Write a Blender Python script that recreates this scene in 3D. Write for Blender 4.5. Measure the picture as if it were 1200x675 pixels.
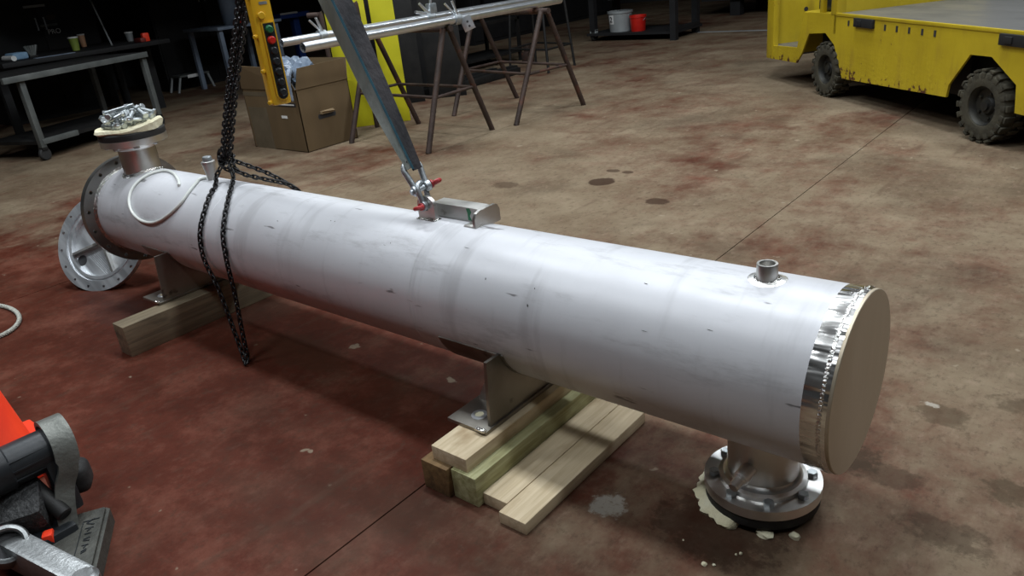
import bpy, bmesh, math, random
from mathutils import Vector, Matrix, Quaternion
random.seed(7)
PI = math.pi
for o in list(bpy.data.objects): bpy.data.objects.remove(o)
scene = bpy.context.scene
COL = scene.collection

# ------------------------------------------------------------------ camera
cam_d = bpy.data.cameras.new('camera'); cam = bpy.data.objects.new('camera', cam_d); COL.objects.link(cam)
R_ = Vector((0.76922914, 0.63052357, -0.10356909)); U_ = Vector((-0.17885324, 0.3680734, 0.91243273))
F_ = Vector((-0.61343137, 0.68334618, -0.39590397))
m = Matrix((R_, U_, -F_)).transposed().to_4x4(); m.translation = Vector((0.38677665, -1.50547451, 1.30589794))
cam.matrix_world = m
cam_d.sensor_width = 36; cam_d.lens = 888.86 / 1200 * 36; cam_d.clip_start = .02; cam_d.clip_end = 100
scene.camera = cam

# ------------------------------------------------------------------ world, exposure, lamps
w = bpy.data.worlds.new('world'); scene.world = w; w.use_nodes = True
w.node_tree.nodes['Background'].inputs[0].default_value = (.5, .6, .75, 1)
w.node_tree.nodes['Background'].inputs[1].default_value = 0.0
vs = scene.view_settings
vs.view_transform = 'Standard'; vs.look = 'None'; vs.gamma = 1; vs.use_curve_mapping = False
vs.exposure = 0.0
CEIL = 5.6
LAMPS = [(-4.6, .7, 110), (-1.7, .7, 112), (1.2, .7, 80), (-1.7, 3.8, 140), (1.2, 3.8, 115), (3.9, 2.4, 45), (-1.7, -2.2, 52), (1.2, -2.4, 40), (-4.6, 3.8, 90), (0, 7.2, 65), (-4.6, -2.2, 85)]
for i, (x, y, e) in enumerate(LAMPS):
    ld = bpy.data.lights.new('bay_light', 'AREA'); ld.shape = 'RECTANGLE'; ld.size = 1.3; ld.size_y = .5
    ld.energy = e; ld.color = (.89, .95, 1.0)
    lo = bpy.data.objects.new('bay_light', ld); COL.objects.link(lo); lo.location = (x, y, CEIL - .42)

# ------------------------------------------------------------------ materials
def nodes(name):
    mt = bpy.data.materials.new(name); mt.use_nodes = True
    nt = mt.node_tree; return mt, nt, nt.nodes['Principled BSDF']
def lk(nt, a, b): nt.links.new(a, b)
def rgb(c): return (c[0], c[1], c[2], 1)
def ramp(nt, fac, stops):
    r = nt.nodes.new('ShaderNodeValToRGB'); e = r.color_ramp.elements
    while len(e) < len(stops): e.new(.5)
    for el, (p, c) in zip(e, stops): el.position = p; el.color = rgb(c) if len(c) == 3 else c
    lk(nt, fac, r.inputs[0]); return r.outputs[0]
def coords(nt, stretch=(1, 1, 1), world=False, rnd=True):
    if world:
        src = nt.nodes.new('ShaderNodeNewGeometry').outputs['Position']
    else:
        src = nt.nodes.new('ShaderNodeTexCoord').outputs['Object']
    mp = nt.nodes.new('ShaderNodeMapping'); lk(nt, src, mp.inputs[0]); mp.inputs['Scale'].default_value = stretch
    if rnd and not world:
        oi = nt.nodes.new('ShaderNodeObjectInfo'); v = nt.nodes.new('ShaderNodeVectorMath'); v.operation = 'SCALE'
        v.inputs[0].default_value = (13.1, 7.7, 5.3); lk(nt, oi.outputs['Random'], v.inputs['Scale']); lk(nt, v.outputs[0], mp.inputs['Location'])
    return mp.outputs[0]
def noise(nt, vec, scale, detail=5, rough=.55, dist=0):
    n = nt.nodes.new('ShaderNodeTexNoise'); lk(nt, vec, n.inputs['Vector'])
    n.inputs['Scale'].default_value = scale; n.inputs['Detail'].default_value = detail
    n.inputs['Roughness'].default_value = rough; n.inputs['Distortion'].default_value = dist
    return n.outputs['Fac']
def bump(nt, bs, h, strength, dist=.01):
    b = nt.nodes.new('ShaderNodeBump'); b.inputs['Strength'].default_value = strength; b.inputs['Distance'].default_value = dist
    lk(nt, h, b.inputs['Height']); lk(nt, b.outputs[0], bs.inputs['Normal'])
def mixc(nt, fac, a, b, mode='MIX'):
    n = nt.nodes.new('ShaderNodeMix'); n.data_type = 'RGBA'; n.blend_type = mode
    for s, v in ((n.inputs[0], fac), (n.inputs[6], a), (n.inputs[7], b)):
        if hasattr(v, 'links') or hasattr(v, 'is_linked'): lk(nt, v, s)
        elif isinstance(v, (int, float)): s.default_value = v
        else: s.default_value = rgb(v)
    return n.outputs[2]
def maths(nt, op, a, b=0.0, clamp=False):
    n = nt.nodes.new('ShaderNodeMath'); n.operation = op; n.use_clamp = clamp
    for s, v in ((n.inputs[0], a), (n.inputs[1], b)):
        if isinstance(v, (int, float)): s.default_value = v
        else: lk(nt, v, s)
    return n.outputs[0]
def mrange(nt, v, a, b, c=0., d=1., smooth=True):
    n = nt.nodes.new('ShaderNodeMapRange'); n.interpolation_type = 'SMOOTHSTEP' if smooth else 'LINEAR'
    lk(nt, v, n.inputs[0])
    for i, k in enumerate((a, b, c, d)): n.inputs[1 + i].default_value = k
    return n.outputs[0]
def mat(name, c1, c2=None, scale=6, rough=.5, metal=0., bmp=0., bscale=40, stretch=(1, 1, 1), r2=None, spots=None, lo=.35, hi=.65, alpha=None, trans=0):
    mt, nt, bs = nodes(name)
    bs.inputs['Roughness'].default_value = rough; bs.inputs['Metallic'].default_value = metal
    if c2 is None: c2 = tuple(min(1, k * 1.25 + .004) for k in c1)
    vec = coords(nt, stretch); f = noise(nt, vec, scale)
    col = ramp(nt, f, [(lo, c1), (hi, c2)])
    if spots:
        f2 = noise(nt, vec, spots[1], 4, .6); msk = ramp(nt, f2, [(spots[2], (0, 0, 0)), (spots[2] + .06, (1, 1, 1))])
        col = mixc(nt, msk, col, spots[0])
    lk(nt, col, bs.inputs['Base Color'])
    if r2 is not None: lk(nt, mrange(nt, f, lo, hi, rough, r2), bs.inputs['Roughness'])
    if bmp: bump(nt, bs, noise(nt, vec, bscale, 4), bmp)
    if trans: bs.inputs['Transmission Weight'].default_value = trans
    if alpha is not None: bs.inputs['Alpha'].default_value = alpha
    return mt
M = {}
M['polished'] = mat('polished_steel', (.70, .69, .67), (.84, .83, .81), 9, .30, 1., .05, 14, r2=.42)
M['weld'] = mat('weld_bead', (.45, .44, .42), (.8, .78, .75), 60, .22, 1., .6, 120)
M['satin'] = mat('satin_steel', (.50, .49, .46), (.62, .60, .57), 7, .34, 1., .05, 60, r2=.44)
M['endplate'] = mat('mill_steel_plate', (.40, .34, .25), (.50, .43, .33), 3.5, .42, .6, .05, 30, stretch=(1, 1, .3), r2=.5)
M['dull'] = mat('dull_steel', (.34, .33, .31), (.45, .44, .42), 5, .40, .9, .05, 50, r2=.52, spots=((.2, .19, .17), 9, .62))
M['machined'] = mat('machined_steel', (.60, .62, .64), (.76, .78, .80), 5, .36, .85, 0, 60, stretch=(.5, 9, 1), r2=.46)
M['saddle'] = mat('dark_mill_steel', (.20, .185, .16), (.30, .28, .245), 5, .34, .92, .03, 50, r2=.46, spots=((.10, .09, .08), 8, .63))
M['flangedark'] = mat('dark_turned_flange', (.24, .235, .22), (.34, .33, .31), 6, .34, .95, .02, 60, r2=.42)
M['galv'] = mat('galvanised_steel', (.34, .37, .39), (.50, .53, .55), 30, .42, .8, .15, 90)
M['zinc'] = mat('zinc_bolt_steel', (.36, .39, .40), (.52, .55, .56), 40, .36, .85, .1, 120)
M['alu'] = mat('aluminium', (.66, .69, .72), (.78, .81, .84), 10, .30, .9, .03, 60)
M['rust'] = mat('rusty_pipe', (.030, .019, .015), (.058, .034, .026), 9, .62, .2, .25, 60, spots=((.085, .034, .021), 5, .57))
M['blackpaint'] = mat('black_paint', (.004, .004, .0045), (.008, .008, .009), 6, .7, 0, .04, 40)
M['blacksteel'] = mat('black_steel', (.006, .006, .006), (.014, .013, .012), 8, .6, .3, .1, 60)
M['chain'] = mat('black_chain_steel', (.012, .012, .013), (.03, .028, .028), 20, .38, .6)
M['rubber'] = mat('black_rubber', (.010, .010, .010), (.02, .019, .018), 12, .75, 0, .2, 60)
M['blackplastic'] = mat('black_plastic', (.012, .014, .016), (.022, .025, .028), 8, .38, 0, .05, 60)
M['blackgrip'] = mat('black_textured_grip', (.010, .010, .010), (.05, .05, .05), 90, .6, 0, .8, 110)
M['tyre'] = mat('dusty_tyre', (.024, .021, .012), (.052, .045, .027), 12, .85, 0, .3, 50)
M['rimdark'] = mat('dark_rim', (.012, .012, .011), (.03, .028, .02), 12, .6, .3)
M['foam'] = mat('cream_foam', (.72, .66, .44), (.80, .76, .56), 20, .9, 0, .7, 50)
M['card'] = mat('cardboard', (.105, .067, .029), (.135, .087, .039), 3, .85, 0, .05, 80, stretch=(1, 1, .2))
M['cardtorn'] = mat('torn_cardboard', (.26, .19, .11), None, 8, .9)
M['film'] = mat('clear_plastic_film', (.14, .18, .24), (.26, .31, .38), 14, .25, 0, .5, 25)
M['tape'] = mat('clear_packing_tape', (.10, .080, .052), (.125, .10, .066), 9, .25)
M['yplastic'] = mat('yellow_plastic', (.72, .40, .012), (.80, .47, .02), 6, .42, 0, .03, 60)
M['ypaint'] = mat('yellow_panel_paint', (.46, .43, .006), (.56, .52, .012), 3, .55, 0, .05, 40)
M['redpaint'] = mat('red_paint', (.30, .012, .014), (.42, .03, .03), 30, .45)
M['redplastic'] = mat('red_plastic', (.52, .012, .008), (.62, .02, .01), 6, .4)
M['greenplastic'] = mat('green_button_plastic', (.008, .10, .035), None, 6, .4)
M['orange'] = mat('orange_cone_plastic', (.85, .040, .012), (.95, .06, .015), 6, .5)
M['tube'] = mat('clear_white_tubing', (.62, .64, .60), (.74, .76, .72), 12, .3)
M['rope'] = mat('pale_rope', (.30, .30, .26), (.46, .46, .40), 60, .85, 0, .5, 120)
M['blue'] = mat('blue_paint', (.012, .045, .22), (.02, .07, .32), 6, .5)
M['palegrey'] = mat('pale_grey_paint', (.27, .29, .29), (.35, .37, .37), 5, .5, .2, .05, 40)
M['tablesteel'] = mat('worn_grey_steel', (.085, .092, .088), (.14, .148, .14), 6, .5, .3, .1, 40)
M['bluegrey'] = mat('blue_grey_paint', (.16, .20, .27), (.22, .27, .34), 6, .5)
M['bluecloth'] = mat('blue_cloth', (.16, .28, .42), (.24, .38, .52), 12, .9, 0, .3, 30)
M['whitepaper'] = mat('white_label', (.62, .62, .60), None, 6, .7)
M['ink'] = mat('ink_and_hole_shade', (.02, .02, .022), None, 6, .6)  # print, and the shade inside bores and holes put into colour
M['greenmark'] = mat('green_marker', (.01, .12, .05), None, 6, .5)
M['deck'] = mat('worn_deck_plate', (.12, .118, .112), (.21, .205, .195), 4, .5, .4, .1, 60, stretch=(.4, 1, 1), r2=.36)
M['castarm'] = mat('cast_aluminium', (.24, .25, .25), (.34, .35, .35), 8, .38, .8, .15, 70)
M['castgrey'] = mat('grey_cast_metal', (.13, .135, .12), (.20, .205, .185), 14, .48, .5, .2, 80)
M['footgrey'] = mat('dark_grey_cast_foot', (.045, .045, .038), (.075, .074, .062), 20, .6, .2, .3, 90)
M['strappale'] = mat('worn_lit_webbing', (.17, .19, .175), (.27, .29, .27), 14, .85, 0, .5, 60, stretch=(1, 1, .25))  # worn web, light on its upturned face put into the colour
M['strapdark'] = mat('worn_shaded_webbing', (.012, .012, .015), (.040, .036, .039), 11, .85, 0, .5, 60, stretch=(1, 1, .3))  # same worn web, shade of its turned-away face put into the colour
M['strapblue'] = mat('blue_webbing_edge', (.012, .05, .075), (.02, .08, .11), 20, .85)
M['stain'] = mat('dark_oxide', (.03, .028, .026), None, 10, .6)
M['lamp'] = mat('lamp_housing', (.5, .5, .5), None, 6, .5, .5)
M['skin_red'] = mat('red_machine_paint', (.16, .022, .016), (.22, .03, .02), 5, .5)
M['cupgreen'] = mat('green_paper_cup', (.16, .22, .03), (.24, .30, .05), 8, .6)
M['cuporange'] = mat('orange_paper_cup', (.62, .28, .13), (.75, .42, .24), 8, .6)

def wood(name, a, b, dark=None, sc=7):
    mt, nt, bs = nodes(name); vec = coords(nt, (9, .55, 9))
    f = noise(nt, vec, sc, 7, .6, .6); col = ramp(nt, f, [(.3, a), (.68, b)])
    v2 = coords(nt, (1, .4, 1)); f2 = noise(nt, v2, 9, 4, .6)
    col = mixc(nt, ramp(nt, f2, [(.56, (0, 0, 0)), (.74, (1, 1, 1))]), col, dark or tuple(k * .55 for k in a))
    lk(nt, col, bs.inputs['Base Color']); bs.inputs['Roughness'].default_value = .78; bump(nt, bs, f, .25, .004); return mt
M['woodpale'] = wood('pale_lumber', (.50, .39, .24), (.68, .56, .38), (.33, .22, .11))
M['woodgreen'] = wood('pressure_treated_lumber', (.25, .235, .09), (.46, .45, .25), (.16, .13, .05))
M['wooddark'] = wood('oil_stained_timber', (.10, .055, .02), (.22, .13, .05), (.02, .014, .008))
M['woodold'] = wood('weathered_timber', (.11, .085, .052), (.21, .165, .10), (.05, .038, .024))

# shell: pickled stainless with handling smudges
def shell_mat():
    mt, nt, bs = nodes('pickled_stainless_shell')
    vec = coords(nt, (1, 1, 1), rnd=False)
    base = ramp(nt, noise(nt, vec, 1.7, 5, .6), [(.3, (.51, .51, .53)), (.7, (.61, .615, .64))])
    vs_ = coords(nt, (.5, 2.2, 2.2), rnd=False)
    sm = noise(nt, vs_, 5.5, 7, .72, 0); base = mixc(nt, maths(nt, 'MULTIPLY', mrange(nt, sm, .52, .72), .58), base, (.28, .275, .28))
    vr = coords(nt, (5, .8, .8), rnd=False)
    band = noise(nt, vr, 2.6, 4, .6); base = mixc(nt, maths(nt, 'MULTIPLY', mrange(nt, band, .52, .70), .42), base, (.34, .335, .345))
    vl = coords(nt, (1.2, 7, 7), rnd=False)
    scr = noise(nt, vl, 6, 3, .5); base = mixc(nt, maths(nt, 'MULTIPLY', mrange(nt, scr, .70, .76), .8), base, (.10, .095, .095))
    # rust bleed below the chain knot
    sx = nt.nodes.new('ShaderNodeSeparateXYZ'); lk(nt, coords(nt, (1, 1, 1), rnd=False), sx.inputs[0])
    lk(nt, base, bs.inputs['Base Color'])
    bs.inputs['Metallic'].default_value = .12
    lk(nt, mrange(nt, sm, .4, .75, .42, .58), bs.inputs['Roughness'])
    bump(nt, bs, noise(nt, vs_, 14, 5, .6), .06, .004)
    return mt
M['shell'] = shell_mat()
def band_mat():
    mt, nt, bs = nodes('hand_ground_polished_band')
    sx = nt.nodes.new('ShaderNodeSeparateXYZ'); lk(nt, nt.nodes.new('ShaderNodeTexCoord').outputs['Object'], sx.inputs[0])
    ang = maths(nt, 'ARCTAN2', maths(nt, 'SUBTRACT', sx.outputs[2], .4026), sx.outputs[1])
    cb = nt.nodes.new('ShaderNodeCombineXYZ'); lk(nt, maths(nt, 'MULTIPLY', ang, 1.0), cb.inputs[0]); lk(nt, maths(nt, 'MULTIPLY', sx.outputs[0], .8), cb.inputs[1])
    f = noise(nt, cb.outputs[0], 5.5, 2, .5, .2)
    bs.inputs['Metallic'].default_value = 1; bs.inputs['Base Color'].default_value = (.62, .61, .59, 1)
    lk(nt, mrange(nt, f, .3, .7, .18, .34), bs.inputs['Roughness']); bump(nt, bs, f, .7, .012); return mt
M['band'] = band_mat()

def floor_mat():
    mt, nt, bs = nodes('worn_red_painted_concrete')
    pos = nt.nodes.new('ShaderNodeNewGeometry').outputs['Position']
    sx = nt.nodes.new('ShaderNodeSeparateXYZ'); lk(nt, pos, sx.inputs[0]); X, Y = sx.outputs[0], sx.outputs[1]
    def nz(s, d=6, r=.6, st=(1, 1, 1), dist=0, off=(0, 0, 0)):
        mp = nt.nodes.new('ShaderNodeMapping'); lk(nt, pos, mp.inputs[0]); mp.inputs['Scale'].default_value = st; mp.inputs['Location'].default_value = off
        return noise(nt, mp.outputs[0], s, d, r, dist)
    red = ramp(nt, nz(2.6, 8, .74), [(.28, (.038, .0090, .0050)), (.5, (.072, .0190, .0110)), (.72, (.150, .055, .036))])
    tan = ramp(nt, nz(1.5, 7, .66, off=(3, 5, 0)), [(.28, (.115, .078, .048)), (.52, (.180, .137, .090)), (.75, (.255, .200, .135))])
    g = maths(nt, 'MAXIMUM', maths(nt, 'MAXIMUM', mrange(nt, X, -1.5, .25), mrange(nt, Y, .0, 1.5)), mrange(nt, X, -3.6, -6.0))
    far = mrange(nt, X, -3.0, -7.5)
    wear = maths(nt, 'ADD', nz(.62, 8, .66, st=(1, .8, 1), dist=.5), maths(nt, 'MULTIPLY', maths(nt, 'SUBTRACT', g, .68), .37))
    fine = maths(nt, 'ADD', maths(nt, 'MULTIPLY', maths(nt, 'SUBTRACT', nz(6.5, 6, .72, st=(1, .5, 1)), .5), .42), maths(nt, 'MULTIPLY', maths(nt, 'SUBTRACT', nz(2.2, 6, .7, st=(.8, 1.2, 1), off=(7, 1, 0)), .5), .50))
    wm = mrange(nt, maths(nt, 'ADD', wear, fine), .33, .72)
    col = mixc(nt, wm, red, tan)
    # dirt film and long drag marks
    dirt = maths(nt, 'MULTIPLY', mrange(nt, nz(1.1, 6, .62, off=(9, 2, 0)), .50, .70), .45)
    col = mixc(nt, dirt, col, (.050, .036, .024))
    drag = maths(nt, 'MULTIPLY', mrange(nt, nz(3.4, 4, .6, st=(2.6, .35, 1), off=(1, 8, 0)), .58, .72), .38)
    col = mixc(nt, drag, col, (.072, .040, .026))
    chips = maths(nt, 'MULTIPLY', mrange(nt, nz(9.5, 3, .5, off=(4, 4, 0)), .70, .74), .7)
    col = mixc(nt, chips, col, (.26, .21, .15))
    grit = nz(38, 5, .75, st=(1, .7, 1)); col = mixc(nt, maths(nt, 'MULTIPLY', mrange(nt, grit, .50, .68), .42), col, (.045, .028, .018))
    dust = nz(24, 5, .75, st=(1, .6, 1), off=(2, 9, 0)); col = mixc(nt, maths(nt, 'MULTIPLY', mrange(nt, dust, .50, .74), maths(nt, 'ADD', maths(nt, 'MULTIPLY', wm, .30), .07)), col, (.27, .19, .14))
    # oil spots and splashes with a place of their own
    nn = nz(17, 7, .72)
    def spot(cx, cy, rx, ry, c, k, soft=.5):
        nonlocal col
        a = maths(nt, 'DIVIDE', maths(nt, 'SUBTRACT', X, cx), rx); b = maths(nt, 'DIVIDE', maths(nt, 'SUBTRACT', Y, cy), ry)
        d = maths(nt, 'ADD', maths(nt, 'MULTIPLY', a, a), maths(nt, 'MULTIPLY', b, b))
        d = maths(nt, 'ADD', d, maths(nt, 'MULTIPLY', maths(nt, 'SUBTRACT', nn, .5), 4.6 * soft))
        col = mixc(nt, maths(nt, 'MULTIPLY', mrange(nt, d, 1.15, .85 - soft * .5), k), col, c)
    dk = (.032, .016, .010)
    spot(-2.164, 2.265, .085, .085, dk, .85, .25); spot(-2.23, 2.5, .05, .035, dk, .7, .3); spot(-2.12, 2.5, .04, .03, dk, .7, .3)
    spot(-1.654, 2.041, .075, .06, dk, .75, .5); spot(-2.72, 2.0, .10, .07, dk, .5, .6)
    spot(.07, .60, .075, .06, (.045, .032, .018), .5, .9); spot(.18, .10, .10, .06, (.038, .025, .015), .5, 1.0)
    spot(.02, .25, .10, .05, (.045, .028, .017), .6, .8); spot(.28, .33, .07, .05, (.045, .032, .018), .6, .9); spot(-.10, .28, .10, .08, (.038, .025, .015), .7, .8)
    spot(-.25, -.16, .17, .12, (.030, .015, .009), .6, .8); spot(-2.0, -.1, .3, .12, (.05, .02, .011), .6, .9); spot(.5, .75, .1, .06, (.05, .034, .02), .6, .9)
    spot(.25, .75, .09, .05, (.05, .034, .02), .55, .9)
    spot(-.513, -.224, .05, .05, (.30, .28, .24), .75, 1.4); spot(.03, .64, .028, .012, (.42, .38, .32), .6, 1.6)
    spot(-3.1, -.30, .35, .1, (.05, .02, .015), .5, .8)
    lk(nt, col, bs.inputs['Base Color'])
    lk(nt, mrange(nt, maths(nt, 'ADD', wear, fine), .3, .7, .55, .72), bs.inputs['Roughness'])
    bs.inputs['Specular IOR Level'].default_value = .07
    bump(nt, bs, maths(nt, 'ADD', nz(14, 5, .65), maths(nt, 'MULTIPLY', wm, .4)), .12, .006)
    return mt
M['floor'] = floor_mat()
M['joint'] = mat('dirty_joint', (.02, .014, .012), None, 8, .9)
M['wall'] = mat('dark_shop_wall', (.035, .036, .038), (.055, .055, .055), 2, .8, 0, .1, 20)
M['ceil'] = mat('dark_steel_ceiling', (.06, .06, .062), (.09, .09, .09), 2, .8)
def cart_mat():
    mt, nt, bs = nodes('worn_yellow_tread_plate')
    vec = coords(nt, rnd=False)
    col = ramp(nt, noise(nt, vec, 2.2, 6, .6), [(.3, (.37, .265, .006)), (.7, (.50, .37, .012))])
    st = noise(nt, coords(nt, (2.4, 2.4, .5), rnd=False), 3.5, 5, .6); col = mixc(nt, maths(nt, 'MULTIPLY', mrange(nt, st, .52, .72), .4), col, (.27, .17, .02))
    sz = nt.nodes.new('ShaderNodeSeparateXYZ'); lk(nt, vec, sz.inputs[0])
    ed = mrange(nt, sz.outputs[2], .34, .17)
    rs = noise(nt, vec, 11, 6, .7); col = mixc(nt, mrange(nt, maths(nt, 'ADD', rs, maths(nt, 'MULTIPLY', ed, .16)), .64, .70), col, (.075, .022, .010))
    lk(nt, col, bs.inputs['Base Color']); bs.inputs['Roughness'].default_value = .52
    ck = nt.nodes.new('ShaderNodeTexChecker'); ck.inputs['Scale'].default_value = 42
    mp = nt.nodes.new('ShaderNodeMapping'); lk(nt, vec, mp.inputs[0]); mp.inputs['Rotation'].default_value = (0, PI / 4, 0); lk(nt, mp.outputs[0], ck.inputs['Vector'])
    bump(nt, bs, ck.outputs['Fac'], .25, .004); return mt
M['cart'] = cart_mat()

# ------------------------------------------------------------------ mesh helpers
class B:
    def __init__(s): s.b = bmesh.new()
    def faces(s, vs_, fs):
        v = [s.b.verts.new(p) for p in vs_]
        for f in fs:
            try: s.b.faces.new([v[i] for i in f])
            except ValueError: pass
        return v
    def box(s, c, d, bev=0, M=None):
        T = (M or Matrix()) @ Matrix.Translation(c)
        r = bmesh.ops.create_cube(s.b, size=1, matrix=T @ Matrix.Diagonal((*d, 1)))
        if bev:
            es = {e for v in r['verts'] for e in v.link_edges}
            bmesh.ops.bevel(s.b, geom=list(es), offset=bev, segments=2 if bev < .022 else 4, affect='EDGES', profile=.6)
        return s
    def mm(s, x0, x1, y0, y1, z0, z1, bev=0, M=None):
        return s.box(((x0 + x1) / 2, (y0 + y1) / 2, (z0 + z1) / 2), (x1 - x0, y1 - y0, z1 - z0), bev, M)
    def lathe(s, prof, M=None, seg=32, close=False):
        M = M or Matrix(); rings = []
        for r, z in prof:
            if r < 1e-6: rings.append([s.b.verts.new(M @ Vector((0, 0, z)))])
            else: rings.append([s.b.verts.new(M @ Vector((r * math.cos(2 * PI * i / seg), r * math.sin(2 * PI * i / seg), z))) for i in range(seg)])
        pr = list(zip(rings, rings[1:])) + ([(rings[-1], rings[0])] if close else [])
        for a, b in pr:
            for i in range(seg):
                j = (i + 1) % seg
                if len(a) == 1 and len(b) == 1: continue
                if len(a) == 1: f = [a[0], b[j], b[i]]
                elif len(b) == 1: f = [a[i], a[j], b[0]]
                else: f = [a[i], a[j], b[j], b[i]]
                s.b.faces.new(f)
        return s
    def cyl(s, p0, p1, r0, r1=None, seg=20, bev=0):
        p0, p1 = Vector(p0), Vector(p1); L = (p1 - p0).length; r1 = r0 if r1 is None else r1
        Mx = Matrix.Translation(p0) @ (p1 - p0).to_track_quat('Z', 'Y').to_matrix().to_4x4()
        if bev: pf = [(0, 0), (r0 - bev, 0), (r0, bev), (r1, L - bev), (r1 - bev, L), (0, L)]
        else: pf = [(0, 0), (r0, 0), (r1, L), (0, L)]
        return s.lathe(pf, Mx, seg)
    def tube(s, path, r, seg=8, closed=False, flat=None):
        P = [Vector(p) for p in path]; n = len(P); rings = []; up = None
        for i in range(n):
            a = P[i - 1] if (i or closed) else P[0]; c = P[(i + 1) % n] if (i < n - 1 or closed) else P[-1]
            t = (c - a).normalized()
            if up is None: up = t.orthogonal().normalized()
            up = (up - t * up.dot(t)).normalized(); sd = t.cross(up)
            rr = r[i] if isinstance(r, (list, tuple)) else r
            rings.append([s.b.verts.new(P[i] + rr * (math.cos(2 * PI * k / seg) * up + math.sin(2 * PI * k / seg) * sd)) for k in range(seg)])
        for i in range(n if closed else n - 1):
            a, b = rings[i], rings[(i + 1) % n]
            off = 0
            if closed and i == n - 1:
                off = min(range(seg), key=lambda o: (a[0].co - b[o].co).length)
            for k in range(seg): s.b.faces.new([a[k], a[(k + 1) % seg], b[(k + 1 + off) % seg], b[(k + off) % seg]])
        if not closed: s.b.faces.new(rings[0][::-1]); s.b.faces.new(rings[-1])
        return s
    def prism(s, pts, d, M=None):     # polygon in local xy, extruded along +z by d
        M = M or Matrix(); n = len(pts)
        a = [s.b.verts.new(M @ Vector((x, y, 0))) for x, y in pts]; b = [s.b.verts.new(M @ Vector((x, y, d))) for x, y in pts]
        s.b.faces.new(a[::-1]); s.b.faces.new(b)
        for i in range(n): s.b.faces.new([a[i], a[(i + 1) % n], b[(i + 1) % n], b[i]])
        return s
    def drilled(s, ri, ro, rh, nh, rb, th, M=None, rot=0, K=32):   # ring with nh bolt holes, z 0..th
        M = M or Matrix(); q = K // 4; lay = []
        for z in (0, th):
            out = []
            for h in range(nh):
                ac = rot + 2 * PI * h / nh; hw = PI / nh; hc = Vector((rh * math.cos(ac), rh * math.sin(ac)))
                loop = []
                def P(r, a): return Vector((r * math.cos(a), r * math.sin(a)))
                for k in range(q): loop.append(P(ri + (ro - ri) * k / q, ac - hw))
                for k in range(q): loop.append(P(ro, ac - hw + 2 * hw * k / q))
                for k in range(q): loop.append(P(ro + (ri - ro) * k / q, ac + hw))
                for k in range(q): loop.append(P(ri, ac + hw - 2 * hw * k / q))
                hole = [hc + rb * (p - hc).normalized() for p in loop]
                lv = [s.b.verts.new(M @ Vector((*p, z))) for p in loop]; hv = [s.b.verts.new(M @ Vector((*p, z))) for p in hole]
                for k in range(K):
                    j = (k + 1) % K; f = [lv[k], lv[j], hv[j], hv[k]]; s.b.faces.new(f if z else f[::-1])
                out.append((lv, hv))
            lay.append(out)
        for (l0, h0), (l1, h1) in zip(*lay):
            for k in range(K):
                j = (k + 1) % K; s.b.faces.new([h0[k], h1[k], h1[j], h0[j]])
                if q <= k < 2 * q or 3 * q <= k: s.b.faces.new([l0[k], l0[j], l1[j], l1[k]])
        bmesh.ops.remove_doubles(s.b, verts=s.b.verts, dist=1e-5)
        return s
    def xf(s, M): bmesh.ops.transform(s.b, matrix=M, verts=s.b.verts); return s

OFF = {}
def tag(o, label=None, cat=None, group=None, kind=None):
    for k, v in (('label', label), ('category', cat), ('group', group), ('kind', kind)):
        if v: o[k] = v
    return o
def obj(name, b, mt, parent=None, origin=None, ang=35, **kw):
    me = bpy.data.meshes.new(name); bb = b.b
    off = Vector(origin) if origin is not None else (OFF.get(parent.name, Vector()) if parent else Vector())
    if off.length: bmesh.ops.translate(bb, verts=bb.verts, vec=-off)
    bmesh.ops.recalc_face_normals(bb, faces=bb.faces)
    bb.to_mesh(me); bb.free(); me.materials.append(M[mt] if isinstance(mt, str) else mt)
    me.shade_smooth()
    me.set_sharp_from_angle(angle=math.radians(ang))
    o = bpy.data.objects.new(name, me); COL.objects.link(o)
    if parent: o.parent = parent
    elif origin is not None: o.location = origin
    OFF[o.name] = off
    return tag(o, **kw)
def root(name, loc, label=None, cat=None, group=None, local=False, rot=None):
    o = bpy.data.objects.new(name, None); COL.objects.link(o); o.empty_display_size = .1
    o.location = loc
    if rot is not None: o.rotation_euler = rot
    OFF[o.name] = Vector((0, 0, 0)) if local else Vector(loc)
    return tag(o, label, cat, group)
def link_copy(o, parent=None):
    c = o.copy(); COL.objects.link(c); c.parent = parent
    for ch in list(o.children): link_copy(ch, c)
    return c
def dup(o, loc=None, rot=None, label=None, mw=None):
    c = link_copy(o)
    if loc is not None: c.location = loc
    if rot is not None: c.rotation_euler = rot
    if mw is not None: c.matrix_world = mw
    if label: c['label'] = label
    return c
def frame(o, zdir, xhint=(1, 0, 0)):
    z = Vector(zdir).normalized(); x = Vector(xhint); x = (x - z * x.dot(z)).normalized(); y = z.cross(x)
    mm = Matrix((x, y, z)).transposed().to_4x4(); mm.translation = Vector(o); return mm
def text(name, s, size, M4, mt, parent, depth=.001):
    cu = bpy.data.curves.new('lettering', 'FONT'); cu.body = s; cu.size = size; cu.extrude = depth; cu.align_x = 'CENTER'; cu.align_y = 'CENTER'
    t = bpy.data.objects.new('lettering', cu); COL.objects.link(t)
    bpy.context.view_layer.update()
    me = bpy.data.meshes.new_from_object(t.evaluated_get(bpy.context.evaluated_depsgraph_get()))
    bpy.data.objects.remove(t)
    b = B(); b.b.from_mesh(me); b.xf(M4); return obj(name, b, mt, parent)

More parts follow.
